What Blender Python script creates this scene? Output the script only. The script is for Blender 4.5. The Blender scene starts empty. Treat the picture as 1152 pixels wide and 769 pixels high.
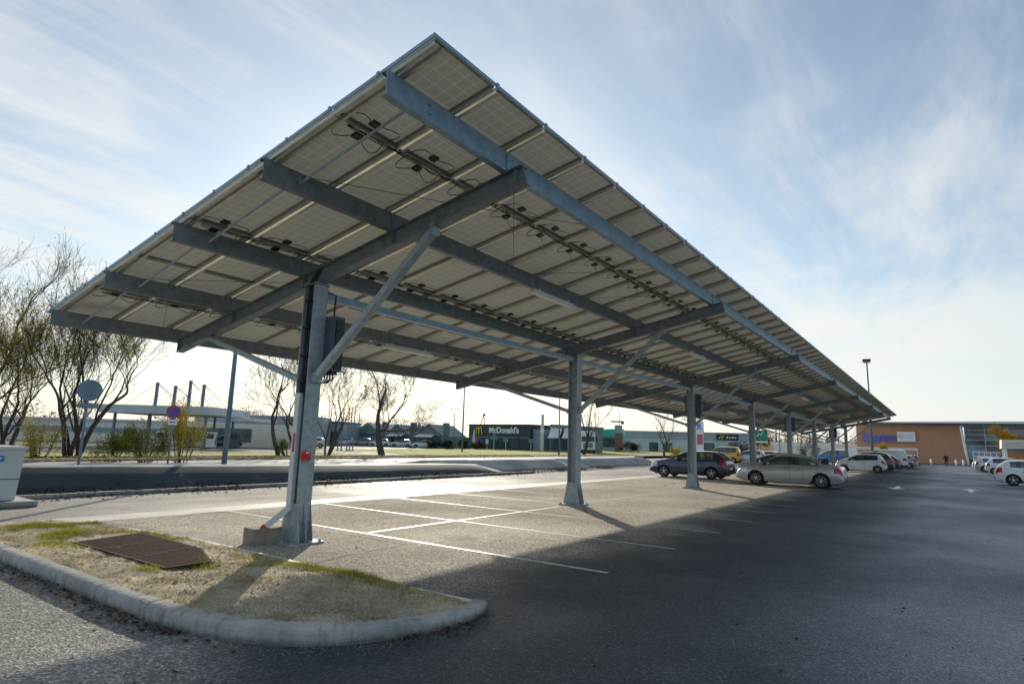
import bpy, bmesh, math, random
from mathutils import Vector, Matrix, noise as mnoise
R = math.radians
random.seed(7)
scene = bpy.context.scene
col = scene.collection

# ------------------------------------------------------------------ object helpers
def setp(o, label=None, cat=None, group=None, kind=None):
    if label: o['label'] = label
    if cat: o['category'] = cat
    if group: o['group'] = group
    if kind: o['kind'] = kind
    return o

def thing(name, label, cat, loc=(0, 0, 0), rz=0.0, group=None):
    o = bpy.data.objects.new(name, None)
    o.empty_display_size = 0.3
    col.objects.link(o)
    o.location = loc
    o.rotation_euler = (0, 0, rz)
    return setp(o, label, cat, group)

def copy_tree(o, parent=None):
    c = o.copy()
    col.objects.link(c)
    c.parent = parent
    for ch in list(o.children):
        copy_tree(ch, c)
    return c

class MB:
    """collects faces for ONE mesh object"""
    def __init__(s):
        s.v = []; s.f = []; s.m = []; s.uv = {}
    def add(s, vs, fs, m=0):
        b = len(s.v)
        s.v += [tuple(v) for v in vs]
        for f in fs:
            s.f.append(tuple(b + i for i in f)); s.m.append(m)
        return s
    def quad(s, a, b, c, d, m=0, uv=None):
        k = len(s.f)
        s.add([a, b, c, d], [(0, 1, 2, 3)], m)
        if uv: s.uv[k] = uv
        return s
    def box(s, cx, cy, cz, sx, sy, sz, m=0, rot=None):
        vs = []
        for x in (-.5, .5):
            for y in (-.5, .5):
                for z in (-.5, .5):
                    p = Vector((x * sx, y * sy, z * sz))
                    if rot is not None: p = rot @ p
                    vs.append((p.x + cx, p.y + cy, p.z + cz))
        return s.add(vs, [(0, 1, 3, 2), (4, 6, 7, 5), (0, 4, 5, 1), (2, 3, 7, 6), (0, 2, 6, 4), (1, 5, 7, 3)], m)
    def box2(s, x0, x1, y0, y1, z0, z1, m=0):
        return s.box((x0 + x1) / 2, (y0 + y1) / 2, (z0 + z1) / 2, x1 - x0, y1 - y0, z1 - z0, m)
    def sweep(s, poly, p0, p1, up=(0, 0, 1), m=0):
        """extrude a closed 2-D polygon (side, up) along p0 -> p1"""
        p0 = Vector(p0); p1 = Vector(p1); d = (p1 - p0).normalized()
        side = d.cross(Vector(up)).normalized(); u = side.cross(d).normalized()
        n = len(poly)
        vs = [p0 + side * a + u * b for a, b in poly] + [p1 + side * a + u * b for a, b in poly]
        fs = [(i, (i + 1) % n, n + (i + 1) % n, n + i) for i in range(n)]
        fs += [tuple(reversed(range(n))), tuple(range(n, 2 * n))]
        return s.add(vs, fs, m)
    def bar(s, p0, p1, w, h, up=(0, 0, 1), m=0):
        return s.sweep([(-w / 2, -h / 2), (w / 2, -h / 2), (w / 2, h / 2), (-w / 2, h / 2)], p0, p1, up, m)
    def prism(s, poly, o, ax, ay, ext, m=0):
        """planar polygon (a,b) at origin o with axes ax, ay, thickened by vector ext"""
        o = Vector(o); ax = Vector(ax); ay = Vector(ay); ext = Vector(ext); n = len(poly)
        vs = [o + ax * a + ay * b for a, b in poly]
        vs += [v + ext for v in vs]
        fs = [(i, (i + 1) % n, n + (i + 1) % n, n + i) for i in range(n)]
        fs += [tuple(reversed(range(n))), tuple(range(n, 2 * n))]
        return s.add(vs, fs, m)
    def tube(s, pts, r, n=6, m=0, cap=True):
        pts = [Vector(p) for p in pts]
        rs = r if isinstance(r, (list, tuple)) else [r] * len(pts)
        b = len(s.v); ref = None
        for i, p in enumerate(pts):
            d = (pts[min(i + 1, len(pts) - 1)] - pts[max(i - 1, 0)])
            d = d.normalized() if d.length > 1e-9 else Vector((0, 0, 1))
            if ref is None:
                ref = d.orthogonal().normalized()
            else:
                ref = (ref - d * ref.dot(d))
                ref = ref.normalized() if ref.length > 1e-6 else d.orthogonal().normalized()
            w = d.cross(ref)
            for k in range(n):
                a = 2 * math.pi * k / n
                q = p + (ref * math.cos(a) + w * math.sin(a)) * rs[i]
                s.v.append((q.x, q.y, q.z))
        for i in range(len(pts) - 1):
            for k in range(n):
                s.f.append((b + i * n + k, b + i * n + (k + 1) % n, b + (i + 1) * n + (k + 1) % n, b + (i + 1) * n + k)); s.m.append(m)
        if cap and n > 2:
            s.f.append(tuple(b + k for k in reversed(range(n)))); s.m.append(m)
            e = b + (len(pts) - 1) * n
            s.f.append(tuple(e + k for k in range(n))); s.m.append(m)
        return s
    def lathe(s, prof, o=(0, 0, 0), axis='z', n=24, m=0):
        b = len(s.v)
        for r, z in prof:
            for k in range(n):
                a = 2 * math.pi * k / n
                c, d = r * math.cos(a), r * math.sin(a)
                p = (c, d, z) if axis == 'z' else ((c, z, d) if axis == 'y' else (z, c, d))
                s.v.append((p[0] + o[0], p[1] + o[1], p[2] + o[2]))
        for i in range(len(prof) - 1):
            for k in range(n):
                s.f.append((b + i * n + k, b + i * n + (k + 1) % n, b + (i + 1) * n + (k + 1) % n, b + (i + 1) * n + k)); s.m.append(m)
        return s
    def ball(s, c, rx, ry, rz, nu=10, nv=6, m=0):
        pr = [(max(1e-4, math.sin(math.pi * i / nv)), -math.cos(math.pi * i / nv)) for i in range(nv + 1)]
        b = len(s.v)
        s.lathe(pr, n=nu, m=m)
        for i in range(b, len(s.v)):
            x, y, z = s.v[i]; s.v[i] = (x * rx + c[0], y * ry + c[1], z * rz + c[2])
        return s
    def mesh(s, name, mats, smooth=False, bevel=0.0, fixn=True):
        me = bpy.data.meshes.new(name)
        me.from_pydata(s.v, [], s.f)
        for mt in mats: me.materials.append(mt)
        for i, p in enumerate(me.polygons):
            p.material_index = min(s.m[i], len(mats) - 1); p.use_smooth = smooth
        if s.uv:
            ul = me.uv_layers.new(name='UVMap')
            for i, p in enumerate(me.polygons):
                if i in s.uv:
                    for j, li in enumerate(p.loop_indices): ul.data[li].uv = s.uv[i][j]
        if bevel or fixn:
            bm = bmesh.new(); bm.from_mesh(me)
            if fixn: bmesh.ops.recalc_face_normals(bm, faces=bm.faces)
            if bevel:
                es = [e for e in bm.edges if len(e.link_faces) == 2 and e.calc_face_angle(0) > 0.5]
                bmesh.ops.bevel(bm, geom=es, offset=bevel, segments=2, profile=0.7, affect='EDGES', clamp_overlap=True)
            bm.to_mesh(me); bm.free()
        return me
    def build(s, name, mats, parent=None, smooth=False, bevel=0.0, loc=None, fixn=True):
        if not isinstance(mats, (list, tuple)): mats = [mats]
        return link(name, s.mesh(name, mats, smooth, bevel, fixn), parent, loc)

def link(name, me, parent=None, loc=None):
    o = bpy.data.objects.new(name, me)
    col.objects.link(o)
    if parent is not None: o.parent = parent
    if loc is not None: o.location = loc
    return o

def text_mesh(txt, size, depth, mat, name='lettering', bold=0.0):
    cu = bpy.data.curves.new('text_curve', 'FONT')
    cu.body = txt; cu.size = size; cu.extrude = depth; cu.offset = bold
    cu.align_x = 'LEFT'
    o = bpy.data.objects.new('text_temp', cu); col.objects.link(o)
    dg = bpy.context.evaluated_depsgraph_get()
    me = bpy.data.meshes.new_from_object(o.evaluated_get(dg))
    bpy.data.objects.remove(o); bpy.data.curves.remove(cu)
    me.name = name; me.materials.clear(); me.materials.append(mat)
    return me

def wall_text(txt, width, height, mat, parent, loc, rot=(math.pi / 2, 0, 0), depth=0.05, bold=0.0, name='lettering'):
    me = text_mesh(txt, 1.0, 0.5, mat, name, bold)
    xs = [v.co.x for v in me.vertices]; ys = [v.co.y for v in me.vertices]
    x0, x1, y0, y1 = min(xs), max(xs), min(ys), max(ys)
    for v in me.vertices:
        v.co.x = (v.co.x - x0) / (x1 - x0) * width
        v.co.y = (v.co.y - y0) / (y1 - y0) * height
        v.co.z *= depth
    o = link(name, me, parent, loc); o.rotation_euler = rot
    return o

# ------------------------------------------------------------------ materials
def nmat(name, c, rough=0.6, metal=0.0, var=0.25, scale=3.0, c2=None, detail=6, bump=0.0, bscale=None, coord='Object', spec=0.5, stretch=(1, 1, 1)):
    m = bpy.data.materials.new(name); m.use_nodes = True
    nt = m.node_tree; N = nt.nodes; L = nt.links
    b = N['Principled BSDF']
    b.inputs['Roughness'].default_value = rough; b.inputs['Metallic'].default_value = metal
    b.inputs['Specular IOR Level'].default_value = spec
    tc = N.new('ShaderNodeTexCoord'); mp = N.new('ShaderNodeMapping'); L.new(tc.outputs[coord], mp.inputs[0])
    mp.inputs['Scale'].default_value = stretch
    n = N.new('ShaderNodeTexNoise'); n.inputs['Scale'].default_value = scale; n.inputs['Detail'].default_value = detail
    n.inputs['Roughness'].default_value = 0.65
    L.new(mp.outputs[0], n.inputs[0])
    r = N.new('ShaderNodeValToRGB'); L.new(n.outputs['Fac'], r.inputs[0])
    ca = [max(0, x * (1 - var)) for x in c]; cb = c2 if c2 else [min(1, x * (1 + var)) for x in c]
    r.color_ramp.elements[0].position = 0.32; r.color_ramp.elements[1].position = 0.68
    r.color_ramp.elements[0].color = (*ca, 1); r.color_ramp.elements[1].color = (*cb, 1)
    L.new(r.outputs[0], b.inputs['Base Color'])
    if bump:
        n2 = N.new('ShaderNodeTexNoise'); n2.inputs['Scale'].default_value = bscale or scale * 8; n2.inputs['Detail'].default_value = 4
        L.new(mp.outputs[0], n2.inputs[0])
        bp = N.new('ShaderNodeBump'); bp.inputs['Strength'].default_value = bump; bp.inputs['Distance'].default_value = 0.02
        L.new(n2.outputs['Fac'], bp.inputs['Height']); L.new(bp.outputs[0], b.inputs['Normal'])
    return m

def node_mix(nt, fac, a, b, mode='MIX'):
    x = nt.nodes.new('ShaderNodeMix'); x.data_type = 'RGBA'; x.blend_type = mode
    for sock, val in ((x.inputs[0], fac), (x.inputs[6], a), (x.inputs[7], b)):
        if hasattr(val, 'type') and hasattr(val, 'node'): nt.links.new(val, sock)
        elif isinstance(val, (int, float)): sock.default_value = val
        else: sock.default_value = (*val, 1)
    return x.outputs[2]

def node_math(nt, op, a, b=None, c=None, clamp=False):
    x = nt.nodes.new('ShaderNodeMath'); x.operation = op; x.use_clamp = clamp
    for i, val in enumerate((a, b, c)):
        if val is None: continue
        if isinstance(val, (int, float)): x.inputs[i].default_value = val
        else: nt.links.new(val, x.inputs[i])
    return x.outputs[0]

def node_range(nt, v, a, b, c=0.0, d=1.0):
    x = nt.nodes.new('ShaderNodeMapRange'); x.interpolation_type = 'SMOOTHSTEP'
    nt.links.new(v, x.inputs[0])
    for i, k in enumerate((a, b, c, d)): x.inputs[i + 1].default_value = k
    return x.outputs[0]

def node_noise(nt, vec, scale, detail=4, rough=0.55, stretch=None, dist=0.0):
    if stretch:
        mp = nt.nodes.new('ShaderNodeMapping'); mp.inputs['Scale'].default_value = stretch
        nt.links.new(vec, mp.inputs[0]); vec = mp.outputs[0]
    n = nt.nodes.new('ShaderNodeTexNoise'); n.inputs['Scale'].default_value = scale
    n.inputs['Detail'].default_value = detail; n.inputs['Roughness'].default_value = rough; n.inputs['Distortion'].default_value = dist
    nt.links.new(vec, n.inputs[0]); return n.outputs['Fac']

def asphalt(name, base, warm, rough=0.55, speck=0.5, crack=0.0, streak=0.0, patch=0.5, spec=0.5, zones=None):
    """aggregate speckle + worn patches + tyre streaks along X + hairline cracks, all in world metres"""
    m = bpy.data.materials.new(name); m.use_nodes = True
    nt = m.node_tree; N = nt.nodes; L = nt.links; b = N['Principled BSDF']
    g = N.new('ShaderNodeNewGeometry'); P = g.outputs['Position']
    big = node_noise(nt, P, 0.22, 5, 0.6); bigf = node_range(nt, big, .35, .68)
    c = node_mix(nt, bigf, base, warm)
    if zones:        # paler stalls with ragged joints; sun and canopy shade put into the colour
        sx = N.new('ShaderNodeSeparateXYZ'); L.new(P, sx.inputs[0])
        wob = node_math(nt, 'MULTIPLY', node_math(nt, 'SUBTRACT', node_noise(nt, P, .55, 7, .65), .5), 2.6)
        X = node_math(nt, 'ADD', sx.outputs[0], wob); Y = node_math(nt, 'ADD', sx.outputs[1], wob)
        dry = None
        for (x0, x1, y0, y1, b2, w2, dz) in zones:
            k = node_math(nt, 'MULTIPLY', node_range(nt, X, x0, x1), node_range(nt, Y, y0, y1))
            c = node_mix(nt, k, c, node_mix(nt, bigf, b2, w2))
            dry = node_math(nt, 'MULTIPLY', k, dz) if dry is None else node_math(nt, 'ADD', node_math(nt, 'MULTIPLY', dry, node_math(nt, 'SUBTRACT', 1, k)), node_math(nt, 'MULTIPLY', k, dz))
    med = node_noise(nt, P, 1.7, 6, 0.7)
    c = node_mix(nt, node_math(nt, 'MULTIPLY', node_range(nt, med, .5, .75), patch), c, (.62, .62, .63), 'MULTIPLY')
    if streak:
        st = node_noise(nt, P, 1.0, 5, 0.6, (0.03, .9, 1))
        c = node_mix(nt, node_math(nt, 'MULTIPLY', node_range(nt, st, .46, .60), streak), c, (1.5, 1.5, 1.5), 'MULTIPLY')
    v = N.new('ShaderNodeTexVoronoi'); v.inputs['Scale'].default_value = 58; L.new(P, v.inputs[0])
    sp = N.new('ShaderNodeSeparateColor'); L.new(v.outputs['Color'], sp.inputs[0])
    sk = node_range(nt, sp.outputs[0], .55, .98)
    c = node_mix(nt, node_math(nt, 'MULTIPLY', sk, speck), c, (2.7, 2.65, 2.55), 'MULTIPLY')
    dk = node_range(nt, sp.outputs[1], .55, .95)
    c = node_mix(nt, node_math(nt, 'MULTIPLY', dk, .7), c, (.35, .36, .38), 'MULTIPLY')
    if zones:        # oil drips and damp spots
        v3 = N.new('ShaderNodeTexVoronoi'); v3.inputs['Scale'].default_value = .55
        w3 = N.new('ShaderNodeTexNoise'); w3.inputs['Scale'].default_value = 3.5; w3.inputs['Detail'].default_value = 5; L.new(P, w3.inputs[0])
        a3 = N.new('ShaderNodeVectorMath'); a3.operation = 'MULTIPLY_ADD'; L.new(w3.outputs['Color'], a3.inputs[0]); a3.inputs[1].default_value = (.5, .5, 0); L.new(P, a3.inputs[2]); L.new(a3.outputs[0], v3.inputs[0])
        s3 = N.new('ShaderNodeSeparateColor'); L.new(v3.outputs['Color'], s3.inputs[0])
        rad = node_math(nt, 'MULTIPLY', s3.outputs[1], .22)
        spot = node_range(nt, node_math(nt, 'SUBTRACT', v3.outputs['Distance'], rad), .05, -.08)
        c = node_mix(nt, node_math(nt, 'MULTIPLY', spot, node_range(nt, s3.outputs[0], .45, .75, 0, .7)), c, (.42, .42, .43), 'MULTIPLY')
    fine = node_noise(nt, P, 22, 5, .7)
    c = node_mix(nt, node_math(nt, 'MULTIPLY', node_range(nt, fine, .42, .62), .35), c, (.6, .6, .6), 'MULTIPLY')
    if crack:
        v2 = N.new('ShaderNodeTexVoronoi'); v2.feature = 'DISTANCE_TO_EDGE'; v2.inputs['Scale'].default_value = 0.2
        wv = N.new('ShaderNodeTexNoise'); wv.inputs['Scale'].default_value = 1.1; wv.inputs['Detail'].default_value = 6; L.new(P, wv.inputs[0])
        ad = N.new('ShaderNodeVectorMath'); ad.operation = 'MULTIPLY_ADD'; L.new(wv.outputs['Color'], ad.inputs[0])
        ad.inputs[1].default_value = (1.1, 1.1, 0); L.new(P, ad.inputs[2]); L.new(ad.outputs[0], v2.inputs[0])
        ed = node_range(nt, v2.outputs['Distance'], .001, .006, 1, 0)
        mk = node_range(nt, node_noise(nt, P, .35, 2), .5, .6)
        c = node_mix(nt, node_math(nt, 'MULTIPLY', node_math(nt, 'MULTIPLY', ed, mk), crack), c, (.02, .02, .02))
    L.new(c, b.inputs['Base Color'])
    rr = node_range(nt, big, .3, .7, min(1, rough + .1), rough - .12)
    L.new(rr, b.inputs['Roughness']); b.inputs['Specular IOR Level'].default_value = spec
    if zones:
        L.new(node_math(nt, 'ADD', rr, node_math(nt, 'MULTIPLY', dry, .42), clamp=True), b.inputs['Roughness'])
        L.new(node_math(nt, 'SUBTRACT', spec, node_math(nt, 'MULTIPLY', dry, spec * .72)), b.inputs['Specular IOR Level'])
    bp = N.new('ShaderNodeBump'); bp.inputs['Strength'].default_value = .9; bp.inputs['Distance'].default_value = .012
    L.new(v.outputs['Distance'], bp.inputs['Height']); L.new(bp.outputs[0], b.inputs['Normal'])
    return m

def paint_mat(name, c, asph, wear=.5):
    m = bpy.data.materials.new(name); m.use_nodes = True
    nt = m.node_tree; N = nt.nodes; b = N['Principled BSDF']; b.inputs['Roughness'].default_value = .6
    g = N.new('ShaderNodeNewGeometry'); P = g.outputs['Position']
    a = node_noise(nt, P, 9, 8, .75); w = node_noise(nt, P, .8, 3)
    t = node_math(nt, 'ADD', a, node_math(nt, 'MULTIPLY', w, .35))
    nt.links.new(node_mix(nt, node_range(nt, t, .62 + .1 * (1 - wear), .86 + .1 * (1 - wear)), c, asph), b.inputs['Base Color'])
    return m

def glass_mat(name, tint, trans=.45, rough=.03):
    m = bpy.data.materials.new(name); m.use_nodes = True
    nt = m.node_tree; N = nt.nodes; L = nt.links
    for n in list(N):
        if n.type == 'BSDF_PRINCIPLED': N.remove(n)
    out = [n for n in N if n.type == 'OUTPUT_MATERIAL'][0]
    g = N.new('ShaderNodeBsdfGlossy'); g.inputs['Roughness'].default_value = rough; g.inputs['Color'].default_value = (.9, .95, 1, 1)
    t = N.new('ShaderNodeBsdfTransparent'); t.inputs['Color'].default_value = (*[x * trans * 2 for x in tint], 1)
    d = N.new('ShaderNodeBsdfDiffuse'); d.inputs['Color'].default_value = (*[x * .12 for x in tint], 1)
    m1 = N.new('ShaderNodeMixShader'); m1.inputs[0].default_value = trans; L.new(d.outputs[0], m1.inputs[1]); L.new(t.outputs[0], m1.inputs[2])
    fr = N.new('ShaderNodeFresnel'); fr.inputs[0].default_value = 1.55
    nz = N.new('ShaderNodeTexNoise'); nz.inputs['Scale'].default_value = 2.0
    f2 = node_math(nt, 'ADD', fr.outputs[0], node_math(nt, 'MULTIPLY', nz.outputs['Fac'], .08))
    m2 = N.new('ShaderNodeMixShader'); L.new(f2, m2.inputs[0]); L.new(m1.outputs[0], m2.inputs[1]); L.new(g.outputs[0], m2.inputs[2])
    L.new(m2.outputs[0], out.inputs[0])
    return m

def carpaint(name, c, metal=.35, rough=.32):
    m = nmat(name, c, rough, metal, .08, 1.5, bump=0)
    b = m.node_tree.nodes['Principled BSDF']
    b.inputs['Coat Weight'].default_value = .8; b.inputs['Coat Roughness'].default_value = .05
    return m

def leaf_mat(name, ca, cb, trans=.35):
    m = bpy.data.materials.new(name); m.use_nodes = True
    nt = m.node_tree; N = nt.nodes; L = nt.links; b = N['Principled BSDF']
    g = N.new('ShaderNodeNewGeometry')
    r = N.new('ShaderNodeValToRGB'); L.new(g.outputs['Random Per Island'], r.inputs[0])
    r.color_ramp.elements[0].color = (*ca, 1); r.color_ramp.elements[1].color = (*cb, 1)
    nz = node_noise(nt, g.outputs['Position'], .9, 3)
    c = node_mix(nt, node_range(nt, nz, .35, .65, 0, .55), r.outputs[0], [x * .45 for x in ca])
    L.new(c, b.inputs['Base Color']); b.inputs['Roughness'].default_value = .8; b.inputs['Specular IOR Level'].default_value = .08
    tr = N.new('ShaderNodeBsdfTranslucent'); L.new(c, tr.inputs[0])
    mx = N.new('ShaderNodeMixShader'); mx.inputs[0].default_value = trans
    out = [n for n in N if n.type == 'OUTPUT_MATERIAL'][0]
    L.new(b.outputs[0], mx.inputs[1]); L.new(tr.outputs[0], mx.inputs[2]); L.new(mx.outputs[0], out.inputs[0])
    return m

def panel_mat():
    """translucent-white backsheet with the cells showing through as a grid (UV = cells)"""
    m = bpy.data.materials.new('solar_backsheet'); m.use_nodes = True
    nt = m.node_tree; N = nt.nodes; L = nt.links; b = N['Principled BSDF']
    uv = N.new('ShaderNodeUVMap'); uv.uv_map = 'UVMap'
    s = N.new('ShaderNodeSeparateXYZ'); L.new(uv.outputs[0], s.inputs[0])
    def line(o):
        f = node_math(nt, 'FRACT', o); d = node_math(nt, 'ABSOLUTE', node_math(nt, 'SUBTRACT', f, .5))
        return node_range(nt, d, .46, .488)
    ln = node_math(nt, 'MAXIMUM', line(s.outputs[0]), line(s.outputs[1]))
    def bus(o):
        f = node_math(nt, 'FRACT', node_math(nt, 'MULTIPLY', o, 3)); d = node_math(nt, 'ABSOLUTE', node_math(nt, 'SUBTRACT', f, .5))
        return node_range(nt, d, .06, .02)
    g = N.new('ShaderNodeNewGeometry')
    nz = node_noise(nt, g.outputs['Position'], .7, 4)
    n2 = node_noise(nt, g.outputs['Position'], 14, 5)
    c = node_mix(nt, nz, (.305, .295, .25), (.39, .375, .315))
    c = node_mix(nt, node_math(nt, 'MULTIPLY', n2, .35), c, (.22, .21, .17))
    c = node_mix(nt, node_math(nt, 'MULTIPLY', bus(s.outputs[0]), .22), c, (.48, .47, .44))
    c = node_mix(nt, node_math(nt, 'MULTIPLY', ln, .75), c, (.56, .54, .45))
    L.new(c, b.inputs['Base Color']); b.inputs['Roughness'].default_value = .55
    tr = N.new('ShaderNodeBsdfTranslucent'); L.new(c, tr.inputs[0]); mx = N.new('ShaderNodeMixShader'); mx.inputs[0].default_value = .22
    out = [n for n in N if n.type == 'OUTPUT_MATERIAL'][0]
    L.new(b.outputs[0], mx.inputs[1]); L.new(tr.outputs[0], mx.inputs[2]); L.new(mx.outputs[0], out.inputs[0])
    return m

M = {}
def setup_materials():
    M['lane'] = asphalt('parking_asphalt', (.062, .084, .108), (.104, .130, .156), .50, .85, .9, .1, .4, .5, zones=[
        (-400, -399, .3, 2.2, (.028, .035, .044), (.050, .058, .068), .3),  # dark lane strip beside the stalls, deepening the canopy shade
        (5.0, 5.6, 3.9, 5.6, (.345, .312, .262), (.45, .405, .345), 1.0), (3.3, 2.5, 3.8, 5.2, (.22, .21, .195), (.31, .295, .27), .9)])  # pale stalls begin at the shadow edge; lane before the island painted sunlit
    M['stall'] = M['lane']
    M['back'] = asphalt('back_lane_asphalt', (.26, .24, .21), (.36, .33, .29), .68, .35, .5, .5, .3, .3)
    M['far'] = asphalt('far_ground', (.16, .15, .125), (.23, .21, .175), .8, .2, 0, .2, .3, .2)
    m = bpy.data.materials.new('kerb_concrete'); m.use_nodes = True; nt = m.node_tree; b = nt.nodes['Principled BSDF']
    g = nt.nodes.new('ShaderNodeNewGeometry'); P = g.outputs['Position']; s = nt.nodes.new('ShaderNodeSeparateXYZ'); nt.links.new(P, s.inputs[0])
    c = node_mix(nt, node_range(nt, node_noise(nt, P, 1.6, 6, .65), .35, .65), (.30, .30, .285), (.46, .45, .42))
    c = node_mix(nt, node_range(nt, node_noise(nt, P, 6.0, 6, .7, (1, 1, .22)), .50, .66, 0, .6), c, (.16, .16, .15))
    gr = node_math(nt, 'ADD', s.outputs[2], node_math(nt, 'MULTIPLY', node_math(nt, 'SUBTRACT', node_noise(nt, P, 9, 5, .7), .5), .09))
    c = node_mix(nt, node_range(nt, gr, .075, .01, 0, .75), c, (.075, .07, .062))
    c = node_mix(nt, node_range(nt, node_noise(nt, P, 70, 3, .6), .58, .70, 0, .6), c, (.55, .54, .50))
    nt.links.new(c, b.inputs['Base Color']); b.inputs['Roughness'].default_value = .9
    bp = nt.nodes.new('ShaderNodeBump'); bp.inputs['Strength'].default_value = .6; bp.inputs['Distance'].default_value = .012
    nt.links.new(node_noise(nt, P, 38, 7, .7), bp.inputs['Height']); nt.links.new(bp.outputs[0], b.inputs['Normal'])
    M['concrete'] = m
    M['gutter'] = nmat('gutter_concrete', (.62, .58, .52), .6, 0, .2, 1.2, bump=.2, bscale=50)
    M['block'] = nmat('block_concrete', (.27, .235, .19), .9, 0, .25, 6, bump=.5, bscale=90)
    M['paint'] = paint_mat('road_paint', (.56, .54, .50), (.345, .312, .262), .85)
    M['arrow'] = paint_mat('arrow_paint', (.86, .86, .86), (.3, .3, .3), 0)
    M['galv'] = nmat('galvanised_steel', (.33, .38, .405), .5, .3, .22, 9, bump=.05, bscale=80)
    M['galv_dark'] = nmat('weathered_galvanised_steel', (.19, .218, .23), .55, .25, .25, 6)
    M['galv_blue'] = nmat('bluish_galvanised_steel', (.23, .335, .42), .45, .3, .2, 7)
    M['alu'] = nmat('aluminium', (.52, .50, .43), .38, .55, .15, 5)
    M['alu_white'] = nmat('white_aluminium', (.62, .64, .64), .4, .1, .1, 4)
    M['panel'] = panel_mat()
    M['panel_top'] = nmat('solar_cell_glass', (.02, .03, .07), .08, 0, .2, 4)
    M['frame'] = nmat('panel_frame', (.30, .29, .25), .45, .5, .15, 4)
    M['black'] = nmat('black_plastic', (.015, .015, .016), .5, 0, .3, 5)
    M['cable'] = nmat('black_cable', (.02, .02, .02), .6, 0, .3, 9)
    M['box_grey'] = nmat('cabinet_grey', (.07, .095, .13), .45, .1, .12, 3)
    M['red'] = nmat('red_plastic', (.55, .03, .03), .4, 0, .12, 5)
    M['lamp'] = nmat('lamp_diffuser', (.75, .75, .72), .4, 0, .05, 3)
    M['rust'] = nmat('rusty_steel', (.075, .042, .026), .95, .2, .45, 22, bump=.3)
    M['geo'] = nmat('dark_geotextile', (.028, .045, .055), .8, 0, .35, 1.6, bump=.4, bscale=25, spec=.25, stretch=(.3, 1, 3))
    M['bank'] = nmat('pale_bank_concrete', (.36, .35, .33), .75, 0, .3, 1.3, bump=.3)
    M['bankshade'] = nmat('grey_bank_sheet', (.20, .23, .245), .8, 0, .3, .9, bump=.4, bscale=8, spec=.25)
    M['crack'] = nmat('crack_sealant', (.03, .028, .026), .9, 0, .4, 5)
    M['soil'] = None
    M['white'] = nmat('white_paint', (.84, .85, .85), .4, 0, .06, 2)
    M['cream'] = nmat('cream_render', (.74, .71, .64), .8, 0, .1, 1)
    M['pale'] = nmat('pale_grey_plastic', (.50, .56, .58), .45, 0, .08, 1.2)
    M['sky_blue'] = nmat('sign_blue', (.02, .10, .45), .4, 0, .1, 4)
    M['blue'] = nmat('logo_blue', (.01, .13, .85), .4, 0, .1, 4)
    M['sticker_blue'] = nmat('sticker_blue', (.03, .22, .55), .4, 0, .1, 4)
    M['sign_red'] = nmat('sign_red', (.50, .03, .10), .4, 0, .1, 4)
    M['sign_back'] = nmat('sign_back_grey', (.14, .22, .26), .5, .3, .1, 3)
    M['pole'] = nmat('bluish_steel_pole', (.13, .21, .28), .45, .4, .12, 3)
    M['yellow'] = nmat('yellow_plastic', (.75, .55, .03), .45, 0, .08, 4)
    M['green'] = nmat('sign_green', (.02, .22, .13), .5, 0, .12, 3)
    M['teal'] = nmat('teal_panel', (.03, .42, .38), .5, 0, .12, 3)
    M['mcd'] = nmat('dark_green_cladding', (.035, .05, .052), .6, 0, .2, .5)
    M['mcd2'] = nmat('slate_blue_wall', (.26, .34, .39), .6, 0, .15, .5)  # far wall tone lightened to carry the haze
    M['ware'] = nmat('grey_blue_cladding', (.50, .57, .60), .55, .1, .12, .25)  # distance haze mixed into the cladding colour
    M['ware_d'] = nmat('grey_band_cladding', (.34, .40, .44), .55, .1, .12, .25)
    M['gable'] = nmat('green_glass_cladding', (.15, .25, .24), .35, 0, .35, .6)
    M['roofg'] = nmat('slate_roof', (.14, .19, .20), .6, 0, .2, .8)
    M['brown'] = nmat('brown_board', (.20, .11, .06), .7, 0, .2, 1.5)
    M['dark'] = nmat('dark_opening', (.022, .025, .028), .4, 0, .3, 1.5)
    M['glass'] = glass_mat('dark_car_glass', (.55, .66, .63), .6)
    M['bglass'] = nmat('building_glass', (.07, .10, .13), .08, 0, .5, .6)
    M['bglass2'] = nmat('building_glass_light', (.22, .30, .36), .1, 0, .3, .6)
    M['tyre'] = nmat('tyre_rubber', (.02, .02, .021), .85, 0, .25, 12)
    M['rim'] = nmat('alloy_rim', (.50, .51, .52), .3, .7, .08, 6)
    M['rim_dark'] = nmat('wheel_dark', (.03, .03, .032), .5, .3, .2, 6)
    M['lens_red'] = nmat('red_lamp_lens', (.42, .015, .02), .12, 0, .15, 6)
    M['lens'] = nmat('headlamp_lens', (.62, .66, .68), .08, .2, .15, 6)
    M['trim'] = nmat('black_trim', (.018, .018, .02), .45, 0, .2, 8)
    M['seat'] = nmat('seat_fabric', (.035, .035, .04), .9, 0, .2, 10)
    M['bark'] = nmat('bark', (.075, .062, .048), .9, 0, .4, 7, bump=.6, bscale=18)
    M['twig'] = nmat('twig', (.060, .046, .036), .9, 0, .3, 5)
    M['leaf_y'] = leaf_mat('yellow_green_leaf', (.30, .28, .025), (.70, .55, .045))
    M['leaf_g'] = leaf_mat('green_leaf', (.07, .11, .015), (.26, .25, .03))
    M['leaf_o'] = leaf_mat('autumn_leaf', (.40, .19, .015), (.62, .40, .03))
    M['leaf_far'] = leaf_mat('far_foliage', (.07, .06, .035), (.14, .11, .06), .2)
    M['leaf_d'] = leaf_mat('dark_foliage', (.025, .035, .015), (.06, .06, .025), .2)
    M['litter'] = leaf_mat('dead_leaf', (.05, .026, .016), (.16, .075, .038), .1)
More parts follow.
